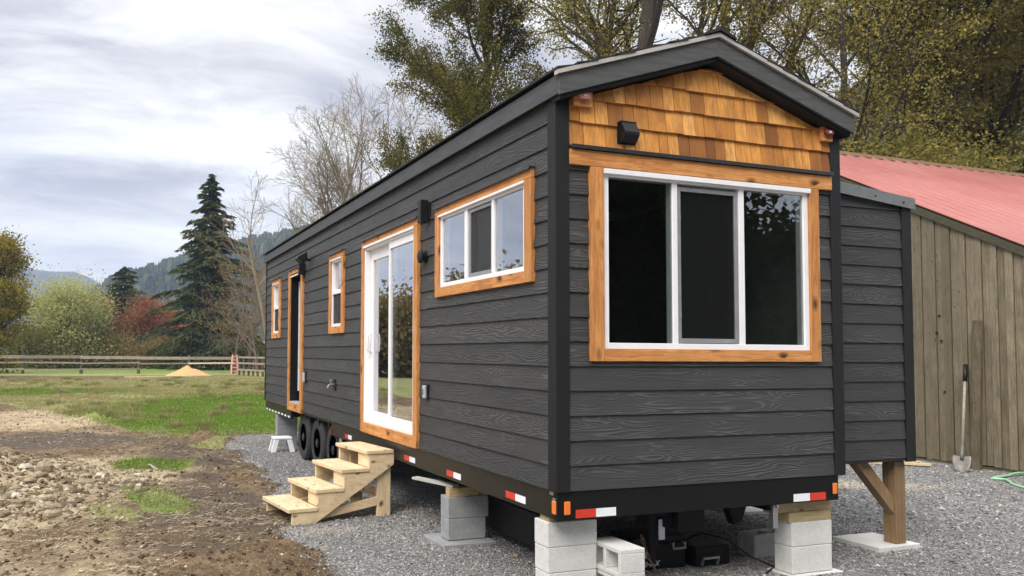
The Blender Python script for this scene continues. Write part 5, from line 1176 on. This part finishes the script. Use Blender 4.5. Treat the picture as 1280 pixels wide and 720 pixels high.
# ------------------------------------------------------------------ hills and far forest
def hill(name, prof, D, mat, back=1.7, nu=120, nv=26, front=.55, namp=.05, seed=0):
    us = np.linspace(prof[0][0], prof[-1][0], nu); cy_ = np.interp(us, [p[0] for p in prof], [p[1] for p in prof]); hor = 441.4+.0061*(us-500)
    az_ = YAW+np.arctan((us-500)/FPX); scale = np.sqrt(1+((us-500)/FPX)**2); H = (hor-cy_)/FPX/scale*D+CAM.z-GZ
    ts = np.linspace(0,1,nv); fr = front+(back-front)*ts; tc_ = (1-front)/(back-front)
    prof_v = np.where(ts<tc_, np.sin(np.clip(ts/tc_,0,1)*np.pi/2)**1.1, np.cos(np.clip((ts-tc_)/(1-tc_),0,1)*np.pi/2))
    A, T = np.meshgrid(az_, fr); Rr = A*0+T*D; X = CAM.x+Rr*np.sin(A); Y = CAM.y+Rr*np.cos(A)
    nzv = fbm(X/D*6+50, Y/D*6+50, 1, 4, seed)-.5; Z = GZ-2+(H[None,:]+2)*prof_v[:,None]*(1+namp*2*nzv*(1-(T>=1)*0))
    Z = np.where(prof_v[:,None]>.97, GZ-2+(H[None,:]+2)*prof_v[:,None], Z)
    o = grid_mesh(name, X, Y, Z, mat); props(o, kind='structure'); return X, Y, Z
M['hill'] = m_plain('forest_floor', (.035,.045,.028), .95, var=.4); M['far_hill'] = m_plain('far_hill_woods', (.05,.06,.055), .95, var=.3)
hL = hill('hills', [(20,445),(70,422),(100,391),(125,376),(150,364),(180,355),(205,346),(240,334),(280,324),(330,311),(380,300),(450,287),(600,302),(760,342),(900,432),(960,445)], 760, M['hill'], seed=3)
hR = hill('hills', [(800,445),(900,402),(1000,237),(1068,154),(1145,104),(1200,82),(1290,54),(1400,40),(1600,62),(1800,142)], 430, M['hill'], seed=5)
hill('mountains', [(-160,430),(-110,380),(-60,350),(0,345),(25,341),(58,342),(92,341),(112,350),(130,362),(160,385),(200,415),(240,441)], 1600, M['far_hill'], seed=8, namp=.1, front=.7, back=1.3)
def forest(name, label, H, n, h0, h1, seed):
    X, Y, Z = H; rn = np.random.default_rng(seed); ny, nx = X.shape; jmax = int(ny*.55); j = rn.random(n)*(jmax-1); i = rn.random(n)*(nx-1); j0, i0 = j.astype(int), i.astype(int); fj, fi = j-j0, i-i0
    def s(A): return (A[j0,i0]*(1-fi)+A[j0,i0+1]*fi)*(1-fj)+(A[j0+1,i0]*(1-fi)+A[j0+1,i0+1]*fi)*fj
    x, y, z = s(X), s(Y), s(Z); h = rn.uniform(h0,h1,n)*(.7+.6*fbm(x,y,.01,2,3)); con = rn.random(n)<.7; r = np.where(con, h*rn.uniform(.17,.26,n), h*rn.uniform(.28,.4,n)); k = 6; Q = []
    a0 = rn.uniform(0,6.28,n)
    for lay in ((0.0,1.0,.62,.42),(.38,.72,1.0,.0)):   # two stacked skirts of boughs
        zb, rb, zt, rt = lay
        for q in range(k):
            a1 = a0+q*2*np.pi/k; a2 = a0+(q+1)*2*np.pi/k; rj = r*(1+.25*np.sin(q*2.1+a0*5)); rt_ = np.where(con, rt*.5, rt+.30)
            P = lambda a, rr, zz: np.stack([x+np.cos(a)*rr, y+np.sin(a)*rr, z-1+h*zz],-1)
            Q.append(np.stack([P(a1,rj*rb,zb),P(a2,rj*rb,zb),P(a2,r*rt_,zt),P(a1,r*rt_,zt)],1))
    V = np.stack(Q,1).reshape(-1,3); tn = np.clip(rn.normal(.4,.25,n)+np.where(con,0,.25),0,1); o = np_mesh(name, V, 4, M['forest'], np.repeat(tn, 2*k)); props(o, label, 'forest', kind='stuff')
M['forest'] = m_leaf('hillside_trees', [(.012,.022,.016),(.028,.045,.03),(.055,.075,.042),(.13,.12,.05)], .1)
forest('forest','hazy wooded slope behind the field left of the house',hL,15000,9,16,1); forest('forest','dark bluish wooded mountainside behind the barn',hR,15000,8,14,2)

# ------------------------------------------------------------------ fences, sawdust, hut
FY = lambda x: 63.3-(x+5)*.12
fence = thing('rail_fence','weathered post and rail fence across the far side of the field','fence',(-4,FY(-4),GZ))
posts = [-31,-26.6,-22.3,-18,-13.9,-9.55,-5.25,-.9,3.05,6.55]; rg = random.Random(8)
for i, x in enumerate(posts):
    mb = MB(i); h = 1.56+rg.uniform(-.04,.05); mb.tube([(x,FY(x),-1.0),(x+rg.uniform(-.04,.04),FY(x),GZ+h)],[.13,.11],8)
    if i == 5: mb.tube([(x,FY(x),GZ+h),(x,FY(x),GZ+1.95)],[.07,.06],8); mb.box(x-.16,x+.16,FY(x)-.16,FY(x)+.16,GZ+1.95,GZ+2.22)
    part('post', mb, M['old_post'], fence, label='taller post topped by a small pale block' if i==5 else None)
for i in range(len(posts)-1):
    xa, xb = posts[i], posts[i+1]
    for k, (z, hh) in enumerate(((1.30,.24),(.86,.12),(.36,.12))):
        if i == 7 and k == 2 or i == 8 and k == 2: continue
        mb = MB(i*3+k); mb.beam((xa-.1,FY(xa)-.10,GZ+z+rg.uniform(-.05,.05)),(xb+.1,FY(xb)-.10,GZ+z+rg.uniform(-.05,.05)),.07,hh); 
        new = (i == 8 and k == 1); part('rail', mb, M['pine_x'] if new else M['fence'], fence, label='newer pale rail at the right end of the fence' if new else None)
    mb = MB(i+90); 
f2 = thing('paddock_fence','grey picket fence of rough posts between sawdust heap and house corner','fence',(7.5,53,GZ)); a, b = Vector((6.35,57,0)), Vector((9.8,44,0)); n_ = 17
for i in range(n_):
    q = a.lerp(b,i/(n_-1)); mb = MB(i); h = 1.50+rg.uniform(-.12,.08); mb.tube([(q.x,q.y,-1.0),(q.x+rg.uniform(-.06,.06),q.y,GZ+h)],[.10,.08],6); part('picket', mb, M['old_post'], f2)
for z in (.45,.95,1.4): mb = MB(3); mb.beam((a.x-.1,a.y-.13,GZ+z),(b.x+.1,b.y-.13,GZ+z),.05,.13); part('rail', mb, M['fence'], f2)
ld = thing('step_ladder','faded pink step ladder standing where the two fences meet','ladder',(6.25,58.2,GZ)); M['pink'] = m_plain('faded_pink_paint',(.66,.33,.27),.6)
for sx in (-1,1):
    mb = MB(1); mb.beam((6.15+sx*.28,58.0,GZ),(6.15+sx*.17,58.3,GZ+1.6),.07,.07); part('side_rail', mb, M['pink'], ld); mb = MB(1); mb.beam((6.15+sx*.28,58.8,GZ),(6.15+sx*.17,58.35,GZ+1.6),.05,.05); part('rear_leg', mb, M['pink'], ld)
for k in range(5): mb = MB(k); w = .26-.02*k; mb.box(6.15-w,6.15+w,58.02+.06*k,58.12+.06*k,GZ+.28+k*.29,GZ+.33+k*.29); part('tread', mb, M['pink'], ld)
# sawdust heap
na, nr = 48, 14; th = np.linspace(0,2*np.pi,na+1); rr = np.linspace(0,1,nr); A_, Rr = np.meshgrid(th, rr); X = 2.35+Rr*1.75*np.cos(A_); Y = 55.4+Rr*1.3*np.sin(A_); Z = GZ-.02+.74*(1-Rr)**.95*(1-.25*(fbm(X,Y,2.2,3,4)-.5)*2)+.03*(fbm(X,Y,9,2,5)-.5)
Z[-1] = GZ-.1; o = grid_mesh('sawdust_heap', X, Y, Z, M['sand']); props(o,'small orange tan heap of sawdust before the field fence','heap')
mb = MB(2); mb.beam((-2.1,51.9,GZ+.06),(3.9,53.9,GZ+.10),.22,.06); part('board', mb, M['pine_x'], None, label='long thin board lying on the grass in front of the sawdust heap', cat='board')
# far hut
hp_ = place(330,92); hut = thing('far_hut','small cream hut with brown roof far behind the paddock fence','hut',(hp_.x,hp_.y,GZ)); x, y = hp_.x, hp_.y
M['cream'] = m_plain('cream_wall',(.62,.56,.44),.8); mb = MB(1); mb.box(x-1.9,x+5,y-2,y+3,GZ,GZ+2.45); part('wall', mb, M['cream'], hut)
mb = MB(1); mb.prism([(y-2.5,GZ+2.4),(y+.5,GZ+2.95),(y+3.5,GZ+2.4),(y+3.5,GZ+2.5),(y+.5,GZ+3.1),(y-2.5,GZ+2.5)],'x',x-2.4,x+5.4); part('roof', mb, M['rope'], hut)
for k in range(2): mb = MB(1); mb.box(x-.2+k*1.6,x+.9+k*1.6,y-2.05,y-2.005,GZ+1.1,GZ+2.0); part('window', mb, M['inner_dark'], hut)

# ------------------------------------------------------------------ haze
mb = MB(1); mb.box(-2250,2250,-2250,2250,GZ-4,225); t = NT('pale_air'); t.t.nodes.remove(t.b)
pv = t.n('ShaderNodeVolumePrincipled'); pv.inputs['Color'].default_value = (.54,.70,1.0,1); pv.inputs['Density'].default_value = .00042; pv.inputs['Anisotropy'].default_value = .1
t.l(pv.outputs[0], t.out.inputs['Volume']); o = part('haze', mb, t.m, None); props(o, kind='stuff', label='thin pale blue air between the camera and the hills', cat='haze')
